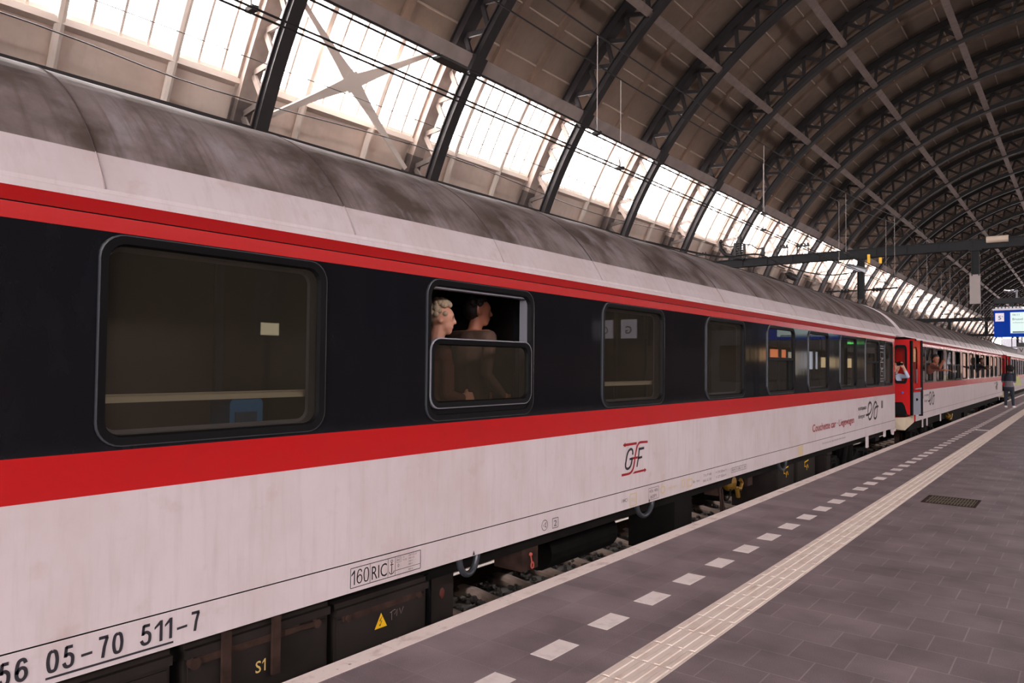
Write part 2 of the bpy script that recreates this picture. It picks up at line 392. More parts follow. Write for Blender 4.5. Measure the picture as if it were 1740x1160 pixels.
def sleeper_mesh():
    mb = MB(); sec = []
    for x, h in ((-1.27, .0), (-1.2, .03), (-.9, .05), (-.55, .045), (-.3, 0.01), (0, -.01), (.3, .01), (.55, .045), (.9, .05), (1.2, .03), (1.27, 0)):
        t = h-.02
        sec.append([(x, -.14, -.2), (x, .14, -.2), (x, .125, t-.035), (x, .085, t-.005), (x, .04, t+.004), (x, -.04, t+.004), (x, -.085, t-.005), (x, -.125, t-.035)])
    mb.loft([[(x, y*.8, z) for x, y, z in l] for l in sec], True, cap=True); return mb
s0 = None; NS = 46
for i in range(NS):
    y = 3.15+.63*i
    if s0 is None: o = s0 = sleeper_mesh().build('railway_sleeper', M_conc, smooth=False)
    else: o = s0.copy(); COL.objects.link(o)
    o.location = (TC, y, RTOP-.165)
    tag(o, 'brown-grey concrete sleeper under the train, %s from the near end' % ordw(i), 'sleeper', 'concrete sleepers under the train')
# ballast: loose stones between the sleepers
rnd = random.Random(3); mb = MB()
shapes = []
for k in range(8):
    t = MB().ball((0, 0, 0), (1, .8, .62), 6, 4); shapes.append(([Vector(v)*rnd.uniform(.8, 1.2) for v in t.v], t.f))
for i in range(5200):
    y = 2.5+36*rnd.random()**1.7; x = rnd.uniform(-6.6, -4.15)
    ph = ((y-3.15)/.63) % 1
    top = RTOP-.19+rnd.uniform(-.03, .03)
    if abs(x-TC) < 1.3 and (ph < .19 or ph > .81): top -= .06
    s = rnd.uniform(.026, .05); e = Matrix.Rotation(rnd.uniform(0, 6.28), 3, 'Z') @ Matrix.Rotation(rnd.uniform(0, 3), 3, 'X')
    vs, fs = shapes[i % 8]; mb.add([e @ v*s + Vector((x, y, top)) for v in vs], fs)
mb.poly([(-7.6, 0, RTOP-.235), (-3.3, 0, RTOP-.235), (-3.3, 90, RTOP-.235), (-7.6, 90, RTOP-.235)])
tag(mb.build('track_ballast', M_ballast), 'loose dark grey ballast stones between the sleepers under the train', 'ballast', kind='stuff')

# ------------------------------------------------------------------ the shed
def arcstrip(mb, R, a0, a1, y0, y1, step, m=0, inward=True):
    n = max(1, round((a1-a0)/step))
    for i in range(n):
        p, q = a0+(a1-a0)*i/n, a0+(a1-a0)*(i+1)/n
        f = [arc(R, p, y0), arc(R, p, y1), arc(R, q, y1), arc(R, q, y0)]
        mb.poly(f if inward else f[::-1], m)
mb = MB()
arcstrip(mb, RC, TW1, 180-TW1, YN, YF, 2.4)
rib_ys = [RIB0+BAY*k for k in range(-6, 31)]
for yr in rib_ys:                                                       # secondary rafters, two to a bay
    for f in (1/3, 2/3):
        y = yr+BAY*f; loops = []
        for i in range(47):
            a = TW1+(180-2*TW1)*i/46; loops.append([arc(RC+.02, a, y-.13), arc(RC-.13, a, y-.13), arc(RC-.13, a, y+.13), arc(RC+.02, a, y+.13)])
        mb.loft(loops, True, 1)
a = TW1+2.5
while a < 180-TW1:                                                      # thin battens along the hall
    for (y0, y1) in ((YN, YF),):
        p, q = arc(RC-.02, a, y0), arc(RC-.02, a, y1); mb.bar(p, q, .05, .05, (0, 0, 1), 2)
    a += 4.45
struct(mb.build('ceiling', [M_boards, M_rafter, M_batten]))
for sgn, nm in ((1, 'wall_left'), (-1, 'wall_right')):
    mb = MB(); A = [TW0-2.6*i for i in range(8)]
    L = [[(CX+sgn*(arc(RC, d, y).x-CX), y, arc(RC, d, y).z) for d in A] for y in (YN, YF)]
    lastx = L[0][-1][0]
    for l, y in zip(L, (YN, YF)): l.append((lastx, y, -1.02))
    for i in range(len(A)):
        q = [L[0][i], L[0][i+1], L[1][i+1], L[1][i]]; mb.poly(q if sgn > 0 else q[::-1])
    struct(mb.build(nm, M_wall if sgn > 0 else M_wall2))
    # sill and plinth beam
    mb = MB(); p = [Vector((CX+sgn*(arc(RC-.1, TW0-.3, y).x-CX), y, arc(RC-.1, TW0-.3, y).z)) for y in (YN, YF)]
    mb.bar(p[0], p[1], .3, .14); struct(mb.build('trim_4' if sgn > 0 else 'trim_5', M_mull), None)
# windows: one to a bay, glazing bars and posts, panes as a child
def window_mesh(sgn):
    fr = MB(); gl = MB()
    fx = (lambda v: v) if sgn > 0 else (lambda v: Vector((2*CX-v.x, v.y, v.z)))
    for k in range(1, 10):
        y = BAY*k/10
        thick = k in (3, 7)
        n = 5
        pts = [fx(arc(RC-(.16 if thick else .02), TW0-(4 if thick else 0)+(TW1-TW0+(4 if thick else 0))*i/n, y)) for i in range(n+1)]
        if thick: fr.tube(pts, .105, 8)
        else:
            for i in range(n): fr.bar(pts[i], pts[i+1], .14, .06, (0, 1, 0))
    for y in (.0, BAY):
        for i in range(4):
            fr.bar(fx(arc(RC, TW0+(TW1-TW0)*i/4, y)), fx(arc(RC, TW0+(TW1-TW0)*(i+1)/4, y)), .12, .3, (0, 1, 0))
    for d in (TW0+.15, TW1-.15): fr.bar(fx(arc(RC-.02, d, 0)), fx(arc(RC-.02, d, BAY)), .12, .1)
    n = 4
    for i in range(n):
        p, q = TW0+(TW1-TW0)*i/n, TW0+(TW1-TW0)*(i+1)/n
        f = [fx(arc(RC+.01, p, 0)), fx(arc(RC+.01, p, BAY)), fx(arc(RC+.01, q, BAY)), fx(arc(RC+.01, q, 0))]
        gl.poly(f if sgn > 0 else f[::-1])
    return fr, gl
wn = 0
for sgn in (1, -1):
    f0 = None
    for yr in rib_ys[:-1]:
        wn += 1
        if f0 is None:
            fr, gl = window_mesh(sgn); f0 = fr.build('window_%d' % wn, M_mull); gl.build('glass', M_skyglass, f0); o = f0
        else: o = copy_tree(f0); o.name = 'window_%d' % wn
        o.location = (0, yr, 0); struct(o)
# far end screen
mb = MB(); gl = MB(); RE = RC-.1; zs = 6.5
for k in range(-9, 10):
    x = CX+k*1.9; zt = CZ+math.sqrt(max(0, RE**2-(x-CX)**2))
    if zt > zs: mb.box(x-.09, YF-.1, zs, x+.09, YF+.1, zt)
for z in (6.5, 8.6, 10.7, 12.8, 14.9, 17.0):
    xw = math.sqrt(max(0, RE**2-(z-CZ)**2)); mb.box(CX-xw, YF-.12, z-.1, CX+xw, YF+.12, z+.1)
ring = [arc(RE, a, YF) for a in range(18, 163, 4)]; mb.tube(ring, .3, 6)
e = struct(mb.build('wall_far', M_steel))
xs = math.sqrt(RE**2-(zs-CZ)**2); a0 = math.degrees(math.asin((zs-CZ)/RE))
gl.poly([tuple(arc(RE, a0+(180-2*a0)*i/24, YF+.02)) for i in range(25)])
gl.build('glass', M_skyglass, e)
mb = MB(); zs = 11.0; a0 = math.degrees(math.asin((zs-CZ)/RE))
mb.poly([tuple(arc(RE, a0+(180-2*a0)*i/24, YN+.02)) for i in range(25)])
struct(mb.build('near_light_screen', M_wall2))  # unseen screen added to cut sky light from the near end
# arched lattice trusses
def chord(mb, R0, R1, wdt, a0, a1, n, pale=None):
    """box chord with projecting flanges; the stretch in front of the windows may take the pale colour"""
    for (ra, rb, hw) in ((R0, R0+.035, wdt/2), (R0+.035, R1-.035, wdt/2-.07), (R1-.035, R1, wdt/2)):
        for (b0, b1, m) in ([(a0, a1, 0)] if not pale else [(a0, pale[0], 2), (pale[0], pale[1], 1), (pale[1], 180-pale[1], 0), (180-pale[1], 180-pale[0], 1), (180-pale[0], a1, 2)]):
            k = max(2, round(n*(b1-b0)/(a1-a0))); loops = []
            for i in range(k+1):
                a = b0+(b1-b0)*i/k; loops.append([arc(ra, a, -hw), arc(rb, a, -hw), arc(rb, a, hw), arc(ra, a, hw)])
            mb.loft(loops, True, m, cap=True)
TA0, TA1 = 8, 172
def truss():
    t = thing('arched_roof_truss', '', 'roof truss', (0, 0, 0), 'arched lattice trusses of the station roof')
    mb = MB(); chord(mb, RI, RI+.27, .34, TA0, TA1, 82); mb.build('inner_chord', M_steel, t)
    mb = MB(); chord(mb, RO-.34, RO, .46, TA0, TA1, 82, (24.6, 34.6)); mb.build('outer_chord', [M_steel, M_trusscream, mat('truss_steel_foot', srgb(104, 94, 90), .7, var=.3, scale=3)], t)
    mb = MB(); a = 38.4-3.3*9; st = 3.3
    while a+st/2 <= TA1:
        p, q, r = arc(RI+.26, a, 0), arc(RO-.3, a+st*.5, 0), arc(RI+.26, a+st, 0)
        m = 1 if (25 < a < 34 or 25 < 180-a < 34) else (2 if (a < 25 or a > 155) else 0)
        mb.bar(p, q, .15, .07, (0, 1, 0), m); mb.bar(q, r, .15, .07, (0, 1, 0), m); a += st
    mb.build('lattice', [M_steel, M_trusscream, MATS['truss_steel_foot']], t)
    # gusset where the window-head beam meets the truss
    for d in (35.0, 145.0):
        mb = MB(); c = arc(RI+.15, d, 0); mb.bar(c+Vector((0, -.26, 0)), c+Vector((0, .26, 0)), .55, .36, arc(1, d, 0)-arc(0, d, 0))
        mb.build('gusset', M_steel, t)
    return t
t0 = truss(); first = True
for i, y in enumerate(rib_ys):
    o = t0 if first else copy_tree(t0); first = False
    o.location = (0, y, 0)
    k = i-6
    o['label'] = ('dark lattice roof arch, %s from the left edge of the photo' % ordw(k)) if k >= 0 else ('dark lattice roof arch behind the viewer, %s back from the photo' % ordw(-k-1))
# longitudinal beams
mb = MB()
for sgn in (1, -1):
    d = 35.0 if sgn > 0 else 145.0
    mb = MB(); n = arc(1, d, 0)-arc(0, d, 0)
    p, q = arc(RI+.42, d, YN), arc(RI+.42, d, YF); mb.bar(p, q, .38, .62, n)
    p, q = arc(RI+.16, d, YN), arc(RI+.16, d, YF); mb.bar(p, q, .50, .06, n)
    tag(mb.build('window_head_beam', M_headbeam), ('wide grey-brown beam running along the top of the bright side windows' if sgn > 0 else 'grey-brown beam along the window tops of the opposite side'), 'beam')
names = {48.4: 'lowest', 61.5: 'second lowest', 74.6: 'third lowest', 87.8: 'topmost', 101: 'first beyond the crown', 114.2: 'second beyond the crown', 131.6: 'third beyond the crown'}
for d, nm in names.items():
    mb = MB(); n = arc(1, d, 0)-arc(0, d, 0)
    for y in rib_ys[:-1]:
        p, q = arc(RI+.14, d, y+.2), arc(RI+.14, d, y+BAY-.2); mb.bar(p, q, .30, .10, n)
        for s in (.2, BAY-.2): c = arc(RI+.14, d, y+s); mb.bar(c-Vector((0, .2, 0)), c+Vector((0, .2, 0)), .2, .08, n)
    tag(mb.build('purlin', M_purlin), 'straight grey-brown roof purlin crossing the arches, %s above the windows' % nm, 'purlin', 'longitudinal roof purlins')
# wind brace over the first window bay
b = thing('wind_brace', 'cream curved X-shaped wind brace in front of the second bright window bay', 'brace', (-16, 13.1, 9))
mb = MB(); RB = 18.45; hub = (29.04, 13.1)
def rb_(pts, w0, w1):
    P = [Vector((a, b)) for a, b in pts]; loops = []
    for i, p in enumerate(P):
        d = (P[min(i+1, len(P)-1)]-P[max(i-1, 0)]); d = Vector((d.x*RB*math.pi/180, d.y)).normalized(); nrm = Vector((-d.y/(RB*math.pi/180), d.x))
        f = i/(len(P)-1); ww = w0*(1-f)**2.2+w1*(1-(1-f)**2.2)
        l, r = p+nrm*ww/2, p-nrm*ww/2
        loops.append([arc(RB-.04, l.x, l.y), arc(RB+.04, l.x, l.y), arc(RB+.04, r.x, r.y), arc(RB-.04, r.x, r.y)])
    mb.loft(loops, True, cap=True)
for tip in ((33.6, 10.8), (35.2, 15.9), (24.0, 10.9), (23.2, 15.95)):
    rb_([(hub[0]+(tip[0]-hub[0])*f/8, hub[1]+(tip[1]-hub[1])*f/8) for f in range(9)], .42, .13)
mb.build('arms', M_mull, b)
mb = MB()
c = [(hub[0]+1.0*math.cos(t)*(1 if k % 2 == 0 else .8), hub[1]+.33*math.sin(t)*(1 if k % 2 == 0 else .8)) for k, t in enumerate([math.pi*j/8 for j in range(16)])]
mb.loft([[arc(RB-.045, *p) for p in c], [arc(RB+.045, *p) for p in c]], True, cap=True); mb.build('hub', M_mull, b)
# dark rail along the foot of the side wall
mb = MB(); mb.box(-17.0, YN, 7.05, -16.55, YF, 7.5); mb.box(-16.56, YN, 7.42, -16.4, YF, 7.53)
tag(mb.build('wall_girder', M_steel), 'long dark steel girder along the side wall just above the train roof', 'girder')

# ------------------------------------------------------------------ coaches
XS = -3.51; HW = XS-TC             # visible side plane and half width
ZB, ZG, ZR0, ZR1, ZK, ZSEAM, ZR2, ZGUT = .245, .42, 1.03, 1.222, 2.224, 2.297, 2.356, 2.392
WZ0, WZ1 = 1.238, 2.218
RR, RZ = 1.59, 1.70                # roof radius and its centre height
def roof_profile():
    a0 = math.acos(HW/RR); pts = [(HW, ZGUT)]; zb = 2.604
    n = 18; hit = False
    for i in range(n+1):
        a = a0+(math.pi/2-a0)*i/n; c, z = RR*math.cos(a), RZ+RR*math.sin(a)
        if not hit and z > zb:
            pts.append((math.sqrt(RR**2-(zb-RZ)**2), zb)); hit = True
        pts.append((c, z))
    return pts, zb
RP, ZWG = roof_profile()
def pane_poly(y0, z0, y1, z1, r, x): return rrect(y0, z0, y1, z1, r, x)
def ring(mb, y0, z0, y1, z1, r, wd, x0, bead=.006, inner=-.02, out=.012):
    L = [rrect(y0, z0, y1, z1, r, x0-.01), rrect(y0, z0, y1, z1, r, x0+out), rrect(y0+bead, z0+bead, y1-bead, z1-bead, r-bead*.6, x0+out+.002),
         rrect(y0+wd-.008, z0+wd-.008, y1-wd+.008, z1-wd+.008, r*.72, x0+out-.003), rrect(y0+wd, z0+wd, y1-wd, z1-wd, r*.68, x0+inner)]
    mb.loft(L, True, mats=[1, 1, 0, 0]); return mb
def build_window(co, kind, y0, y1):
    mb = MB(); ring(mb, y0, WZ0, y1, WZ1, .115, .05, XS)
    a, b, c, d = y0+.05, WZ0+.05, y1-.05, WZ1-.05
    w_ = mb.build('window', [M_rubber, M_bead], co, smooth=False)
    if kind == 'fixed':
        MB().poly(pane_poly(a, b, c, d, .078, XS-.016)).build('pane', M_pane, w_)
        m2 = MB(); m2.loft([rrect(a, b, c, d, .078, XS-.02), rrect(a, b, c, d, .078, XS-.085), rrect(a+.02, b+.02, c-.02, d-.02, .06, XS-.085)], True); m2.build('inner_reveal', M_alu, w_)
    elif kind == 'lowered':                                           # upper light slid down: open above, sash below
        sz = 1.812
        m2 = MB(); ring(m2, y0+.03, WZ0+.085, y1-.035, sz, .09, .05, XS+.004, bead=.008, out=.014); m2.box(XS-.03, y0+.05, WZ0+.03, XS-.004, y1-.05, WZ0+.12, 0)
        s_ = m2.build('sliding_sash', [M_rubber, M_alu], w_)
        MB().poly(pane_poly(y0+.08, WZ0+.135, y1-.085, sz-.05, .06, XS-.002)).build('sash_pane', M_pane, s_)
        m2 = MB(); m2.box(XS-.09, c-.012, b, XS-.02, c, d-.02); m2.box(XS-.09, a, d-.012, XS-.02, c, d); m2.box(XS-.09, a, b, XS-.02, a+.012, d); m2.build('inner_reveal', M_alu, w_)
    else:                                                             # two lights one above the other; some stand open
        zd = 1.745; dk = .20 if kind == 'split' else .46
        m2 = MB(); m2.box(XS-.03, a, zd-.022, XS+.008, c, zd+.022)
        m2.box(XS-.03, c-dk, b, XS-.012, c, zd-.02); m2.build('rail_and_gap_shade', M_rubber, w_)  # second box: dark sheet standing in for the open gap's shade
        if kind != 'opentop': MB().poly(pane_poly(a, zd+.02, c, d, .05, XS-.012)).build('upper_pane', M_pane, w_)
        MB().poly(pane_poly(a, b, c-dk+.01, zd-.02, .05, XS-.03)).build('lower_pane', M_pane, w_)
    return w_
def coach(y0, y1, wins, label, fine=True, tone='', taper=0.0):
    """body from y0 to y1 at full width; wins = [(kind, ya, yb)]"""
    co = thing('passenger_coach', label, 'railway coach', (TC, (y0+y1)/2, ZB), 'coaches of the red and white train')
    mb = MB(); P = lambda y, z, x=XS: (x, y, z)
    def strip(z0, z1, m, x0=XS, x1=XS):
        mb.poly([(x0, y0, z0), (x0, y1, z0), (x1, y1, z1), (x1, y0, z1)], m)
    strip(ZB, ZG, 0, XS+.0, XS+.002); strip(ZG, ZG+.006, 3, XS-.006, XS-.006); strip(ZG+.006, ZR0, 0); strip(ZR0, ZR1, 1)
    strip(ZK, ZSEAM-.003, 1); strip(ZSEAM-.003, ZSEAM+.003, 3, XS-.005, XS-.005); strip(ZSEAM+.003, ZR2, 1, XS, XS+.034); strip(ZR2, ZGUT-.004, 0, XS+.034, XS+.026); strip(ZGUT-.004, ZGUT, 0, XS+.026, XS-.002)
    mb.poly([(XS, y0, ZB), (XS-.3, y0, ZB), (XS-.3, y1, ZB), (XS, y1, ZB)], 3)
    # black window band with rounded openings
    ws = sorted(wins, key=lambda q: q[1]); ends = [y0+.22]+[(ws[i][2]+ws[i+1][1])/2 for i in range(len(ws)-1)]+[y1-.23]
    mb.poly([(XS, y0, ZR1), (XS, y0+.22, ZR1), (XS, y0+.22, ZK), (XS, y0, ZK)], 1)
    mb.poly([(XS, y1-.23, ZR1), (XS, y1, ZR1), (XS, y1, ZK), (XS, y1-.23, ZK)], 1)
    for i, (k, a, b) in enumerate(ws):
        outer = [Vector(P(ends[i], ZR1)), Vector(P(ends[i+1], ZR1)), Vector(P(ends[i+1], ZK)), Vector(P(ends[i], ZK))]
        hole = [Vector(p) for p in rrect(a+.02, WZ0+.02, b-.02, WZ1-.02, .10, XS)]
        mb.holed(outer, [hole], 2)
    # far side and end walls
    xf = TC-HW
    mb.poly([(xf, y0, ZB), (xf, y0, ZGUT), (xf, y1, ZGUT), (xf, y1, ZB)], 0)
    prof = [(XS, ZB), (XS, ZGUT)]+[(TC+c, z) for c, z in RP[1:]]+[(TC-c, z) for c, z in reversed(RP[1:-1])]+[(xf, ZGUT), (xf, ZB)]
    for y, rev in ((y0, False), (y1, True)):
        q = [(x, y, z) for x, z in prof]; mb.poly(q if rev else q[::-1], 3)
    body = mb.build('body_side', [M_white, M_red, M_black, M_rubber], co)
    # roof
    mb = MB(); full = [(c, z) for c, z in RP]+[(-c, z) for c, z in reversed(RP[:-1])]
    step = .16 if fine else 1.6
    ya, yb = y0-.02-(0 if taper == 0 else taper), y1+.7
    n = int((yb-ya)/step); rr_ = random.Random(int(y0*10)); ph = [rr_.uniform(0, 6) for _ in range(6)]
    rows = []
    for i in range(n+1):
        y = ya+(yb-ya)*i/n; row = []
        for c, z in full:
            t = math.atan2(z-RZ, c); amp = .0042*max(0, math.sin(t)-.3) if fine else 0
            d = amp*(math.sin(y*2.1+ph[0]+t*2)+.7*math.sin(y*4.7+ph[1]+t*5)+.6*math.sin(y*7.9+ph[2]-t*3))
            row.append((TC+c*(1+d/RR), y, RZ+(z-RZ)*(1+d/RR)))
        rows.append(row)
    for i in range(n):
        for j in range(len(full)-1):
            zz = max(full[j][1], full[j+1][1]); mb.poly([rows[i][j], rows[i+1][j], rows[i+1][j+1], rows[i][j+1]], 0 if zz <= ZWG+1e-4 else 1)
    if not fine or True:
        for y, rv in ((ya, 0), (yb, 1)):
            q = [(TC+c, y, z) for c, z in full]; mb.poly(q if rv else q[::-1], 0)
    ys = y0+(1.45-y0) % 1.45
    while ys < y1 and True:
        pts = [(TC+c*1.0015, ys, RZ+(z-RZ)*1.0015) for c, z in RP[1:]]; mb2 = None
        o = len(mb.v); mb.tube(pts, .0035 if fine else .009, 5, 0)
        # seam takes a darker tone of the sheet below it
        for fi in range(len(mb.f)-1, -1, -1):
            if min(mb.f[fi]) < o: break
            zc = sum(mb.v[q][2] for q in mb.f[fi])/len(mb.f[fi]); mb.m[fi] = 2 if zc < ZWG else 3
        ys += 1.45
    r_ = mb.build('roof', [M_white, M_roof, mat('roof_seam_pale', srgb(160, 146, 146), .8, 0, .2), mat('roof_seam_dark', srgb(70, 60, 58), .8, 0, .2)], co, smooth=True)
    mb = MB(); mb.tube([(XS-.002, y0, ZGUT), (XS-.002, y1, ZGUT)], .006, 6); mb.build('gutter', M_white, r_)
    # interior shell of the side corridor
    mb = MB(); xi = XS-.86
    for q, m in (([(xi, y0+.1, .5), (xi, y1-.1, .5), (xi, y1-.1, 2.5), (xi, y0+.1, 2.5)], 0), ([(xi, y0+.1, .5), (XS-.05, y0+.1, .5), (XS-.05, y1-.1, .5), (xi, y1-.1, .5)], 1),
                 ([(xi, y0+.1, 2.42), (xi, y1-.1, 2.42), (XS-.05, y1-.1, 2.42), (XS-.05, y0+.1, 2.42)], 0),
                 ([(xi, y1-.1, .5), (XS-.05, y1-.1, .5), (XS-.05, y1-.1, 2.45), (xi, y1-.1, 2.45)], 0), ([(xi, y0+.1, .5), (xi, y0+.1, 2.45), (XS-.05, y0+.1, 2.45), (XS-.05, y0+.1, .5)], 0)): mb.poly(q, m)
    yy = y0+1.0
    while yy < y1-1:                                                  # compartment doors along the corridor wall
        mb.box(xi, yy, .5, xi+.03, yy+.05, 2.3, 2); mb.box(xi, yy+.75, .5, xi+.03, yy+.8, 2.3, 2); mb.box(xi, yy, 2.26, xi+.03, yy+.8, 2.32, 2); yy += 1.92
    mb.build('corridor', [M_inner, M_inwall, M_bead], co)
    for k, a, b in ws:
        build_window(co, k, a, b)
    if fine:
        for (a, b) in [(q[1], q[2]) for q in ws if q[0] == 'fixed'][:6]:
            mb = MB(); mb.box(XS-.135, a+.035, 1.433, XS-.115, b-.035, 1.47); mb.box(XS-.135, a+.035, 1.468, XS-.105, b-.035, 1.474); mb.build('handrail', M_rail, co)
    return co
def wheel_mb(mb, x, y, r=.46):
    for s in (0,):
        L = []
        for (rr, dx) in ((.0, .07), (.12, .07), (.15, .03), (r-.09, .02), (r-.06, .05), (r, .06), (r+.03, -.06), (r-.06, -.07), (.15, -.04), (.12, -.08), (0, -.08)):
            L.append([(x+dx, y+rr*math.cos(t), RTOP+r+rr*math.sin(t)) for t in [2*math.pi*j/28 for j in range(28)]])
        mb.loft(L, True)
def bogie(co, yc):
    mb = MB()
    for sx in (-1, 1):
        x = TC+sx*1.03
        mb.bar((x, yc-1.75, -.22), (x, yc-.75, -.18), .12, .2); mb.bar((x, yc-.75, -.2), (x, yc-.4, -.42), .12, .2); mb.bar((x, yc-.45, -.42), (x, yc+.45, -.42), .14, .22)
        mb.bar((x, yc+.4, -.42), (x, yc+.75, -.2), .12, .2); mb.bar((x, yc+.75, -.18), (x, yc+1.75, -.22), .12, .2)
        for dy in (-.28, .28): mb.tube([(x, yc+dy+.0, -.36+.0), (x, yc+dy, .12)], .11, 10)
        mb.bar((x, yc-.45, .14), (x, yc+.45, .14), .22, .08); mb.tube([(x+sx*.12, yc-.62, -.35), (x+sx*.12, yc-.3, .15)], .05, 8)
    mb.box(TC-1.0, yc-.2, -.4, TC+1.0, yc+.2, -.05)
    b = mb.build('bogie', M_under, co)
    for dy in (-1.25, 1.25):
        for sx in (-1, 1):
            m2 = MB(); wheel_mb(m2, TC+sx*.75, yc+dy); m2.build('wheel', M_rust, b)
            m2 = MB(); x = TC+sx*1.03; m2.box(x-.1, yc+dy-.16, -.45, x+.12, yc+dy+.16, -.15); m2.cyl((x+.1*sx, yc+dy, -.3), (x+.18*sx, yc+dy, -.3), .13, 14); m2.build('axle_box', M_under, b)
            m2 = MB()
            for q in (-.28, .28): m2.tube([(x+.09*math.cos(t*1.9), yc+dy+q+.09*math.sin(t*1.9), -.42+.02*t) for t in range(18)], .016, 5)
            m2.build('coil_spring', M_under, b)
DIG = {'0': [(.5, 1), (.82, .92), (.98, .5), (.82, .08), (.5, 0), (.18, .08), (.02, .5), (.18, .92), (.5, 1)],
       '5': [(.88, 1), (.26, 1), (.17, .55), (.35, .62), (.6, .64), (.9, .52), (.97, .32), (.86, .08), (.5, 0), (.2, .06), (.03, .24)],
       '6': [(.92, .80), (.78, .96), (.5, 1), (.2, .9), (.03, .5), (.1, .14), (.5, 0), (.85, .1), (.97, .3), (.85, .52), (.5, .6), (.18, .5), (.05, .34)],
       '7': [(.02, 1), (.98, 1), (.62, .5), (.42, 0)]}
def digit(mb, ch, y, z, w, h, st, x, m=0):
    f = lambda p: (y+st/2+p[0]*(w-st), z+st/2+p[1]*(h-st))
    if ch == '1':
        ribbon(mb, [(y+w*.72, z), (y+w*.72, z+h)], st, x, m); mb.poly([(x, y+w*.72-st*.4, z+h), (x, y+w*.05, z+h*.74), (x, y+w*.05, z+h*.62), (x, y+w*.72-st*.4, z+h*.80)], m)
    elif ch == '7': ribbon(mb, [f((0-.05, 1)), f((1.05, 1))], st, x, m); ribbon(mb, [f((.93, .98)), f((.62, .5)), f((.44, -.07))], st, x, m)
    elif ch == '5': ribbon(mb, [f((.22, 1)), f((.95, 1))], st, x, m); ribbon(mb, [f((.28, 1.04)), f((.17, .5))], st*.9, x, m); ribbon(mb, smoothline([f(p) for p in DIG['5'][2:]], 4), st, x, m)
    else: ribbon(mb, smoothline([f(p) for p in DIG[ch]], 4), st, x, m)
# --- the near coach
C1A, C1B = -6.95, 18.87
W1 = [('fixed', -6.4, -5.2), ('fixed', -4.85, -3.6), ('fixed', -2.75, -1.49), ('fixed', -.67, .59), ('fixed', 1.43, 2.69), ('lowered', 3.52, 4.735), ('fixed', 5.80, 7.055), ('fixed', 8.135, 9.375),
      ('split', 10.22, 11.45), ('fixed', 12.14, 13.33), ('fixed', 14.06, 15.265), ('split', 15.985, 17.21), ('fixed', 17.78, 18.61)]
c1 = coach(C1A, C1B, W1, 'nearest red, white and black couchette coach, filling the left of the photo')
def box_part(co, name, x, y0, y1, z0, z1, deep=.7, m=None, detail=True):
    mb = MB(); mb.box(x-deep, y0, z0, x, y1, z1)
    if detail:
        mb.box(x, y0+.02, z0+.02, x+.012, y1-.02, z1-.10); mb.box(x, y0, z1-.075, x+.03, y1, z1-.03)
    return mb.build(name, m or M_box, co)
# floor frame and equipment under the near coach
mb = MB(); mb.box(TC-1.25, C1A+.2, .10, TC+1.25, C1B-.3, ZB-.02)
mb.box(TC-.45, -4, -.5, TC+.3, 1.7, 0); mb.box(TC-.9, 5.4, -.42, TC-.2, 7.5, 0)
for y in (4.3, 8.9, 9.9, 10.6): mb.cyl((TC-.6, y, -.2), (TC+.9, y, -.2), .06, 8)
mb.cyl((TC+.55, 6.0, -.25), (TC+.55, 7.3, -.25), .19, 16)
mb.build('underframe', M_under, c1)
XB = -3.62
b1 = box_part(c1, 'equipment_box', XB, .1, 1.86, -.66, .20)
b2 = box_part(c1, 'equipment_box', XB, 1.93, 2.825, -.66, .20)
mb = MB(); text_mb(mb, 'S', 2.335, -.075, .066, XB+.015, bold=.008, width=.034); digit(mb, '1', 2.375, -.075, .026, .066, .008, XB+.015); mb.build('lettering', M_cream, b2)
mb = MB(); mb.box(XB, 1.95, .085, XB+.035, 2.60, .125); mb.cyl((XB+.01, 1.97, .10), (XB+.05, 1.97, .10), .03, 10); mb.bar((XB+.045, 2.14, .22), (XB+.045, 2.14, -.12), .05, .02, (1, 0, 0))
mb.bar((XB+.045, 2.44, .22), (XB+.045, 2.44, -.10), .05, .02, (1, 0, 0)); mb.cyl((XB+.01, 2.72, .10), (XB+.05, 2.72, .10), .026, 10); mb.bar((XB+.03, 2.5, .11), (XB+.03, 2.72, .10), .03, .03); mb.build('latch_bar', M_rust, b2)
b3 = box_part(c1, 'equipment_box', XB, 2.875, 3.66, -.66, .16)
mb = MB(); mb.box(XB, 2.93, .045, XB+.03, 3.58, .085); mb.cyl((XB+.01, 2.96, .065), (XB+.045, 2.96, .065), .022, 10); mb.cyl((XB+.01, 3.56, .065), (XB+.045, 3.56, .065), .022, 10); mb.build('latch_bar', M_rust, b3)
mb = MB(); mb.poly([(XB+.014, 3.19, -.075), (XB+.014, 3.295, -.075), (XB+.014, 3.243, .02)]); mb.build('warning_triangle', M_yellow, b3)
mb = MB(); ribbon(mb, [(3.252, -.003), (3.232, -.03), (3.249, -.032), (3.236, -.055)], .006, XB+.0155, taper=[.5, 1.5, 1.3, .4]); mb.poly([(XB+.0155, 3.226, -.052), (XB+.0155, 3.235, -.065), (XB+.0155, 3.243, -.05)]); mb.build('lightning_symbol', M_ink, b3)
mb = MB(); L_ = [[(3.32, .0), (3.36, .012), (3.37, .008)], [(3.335, .004), (3.336, -.05)], [(3.36, -.02), (3.385, .01), (3.38, -.035)], [(3.405, .01), (3.418, -.03), (3.44, .012)]]
for l in L_: ribbon(mb, l, .003, XB+.014)
mb.build('chalk_scribble', mat('chalk', srgb(150, 130, 124), .9), b3)
mb = MB(); mb.box(-4.1, 3.80, -.30, -3.70, 4.03, .10); v = mb.build('valve_box', M_box, c1)
mb = MB(); mb.ball((-3.70, 3.91, -.03), (.012, .03, .04), 10, 6); mb.build('red_tap', mat('dull_red_paint', srgb(84, 34, 24), .7), v)
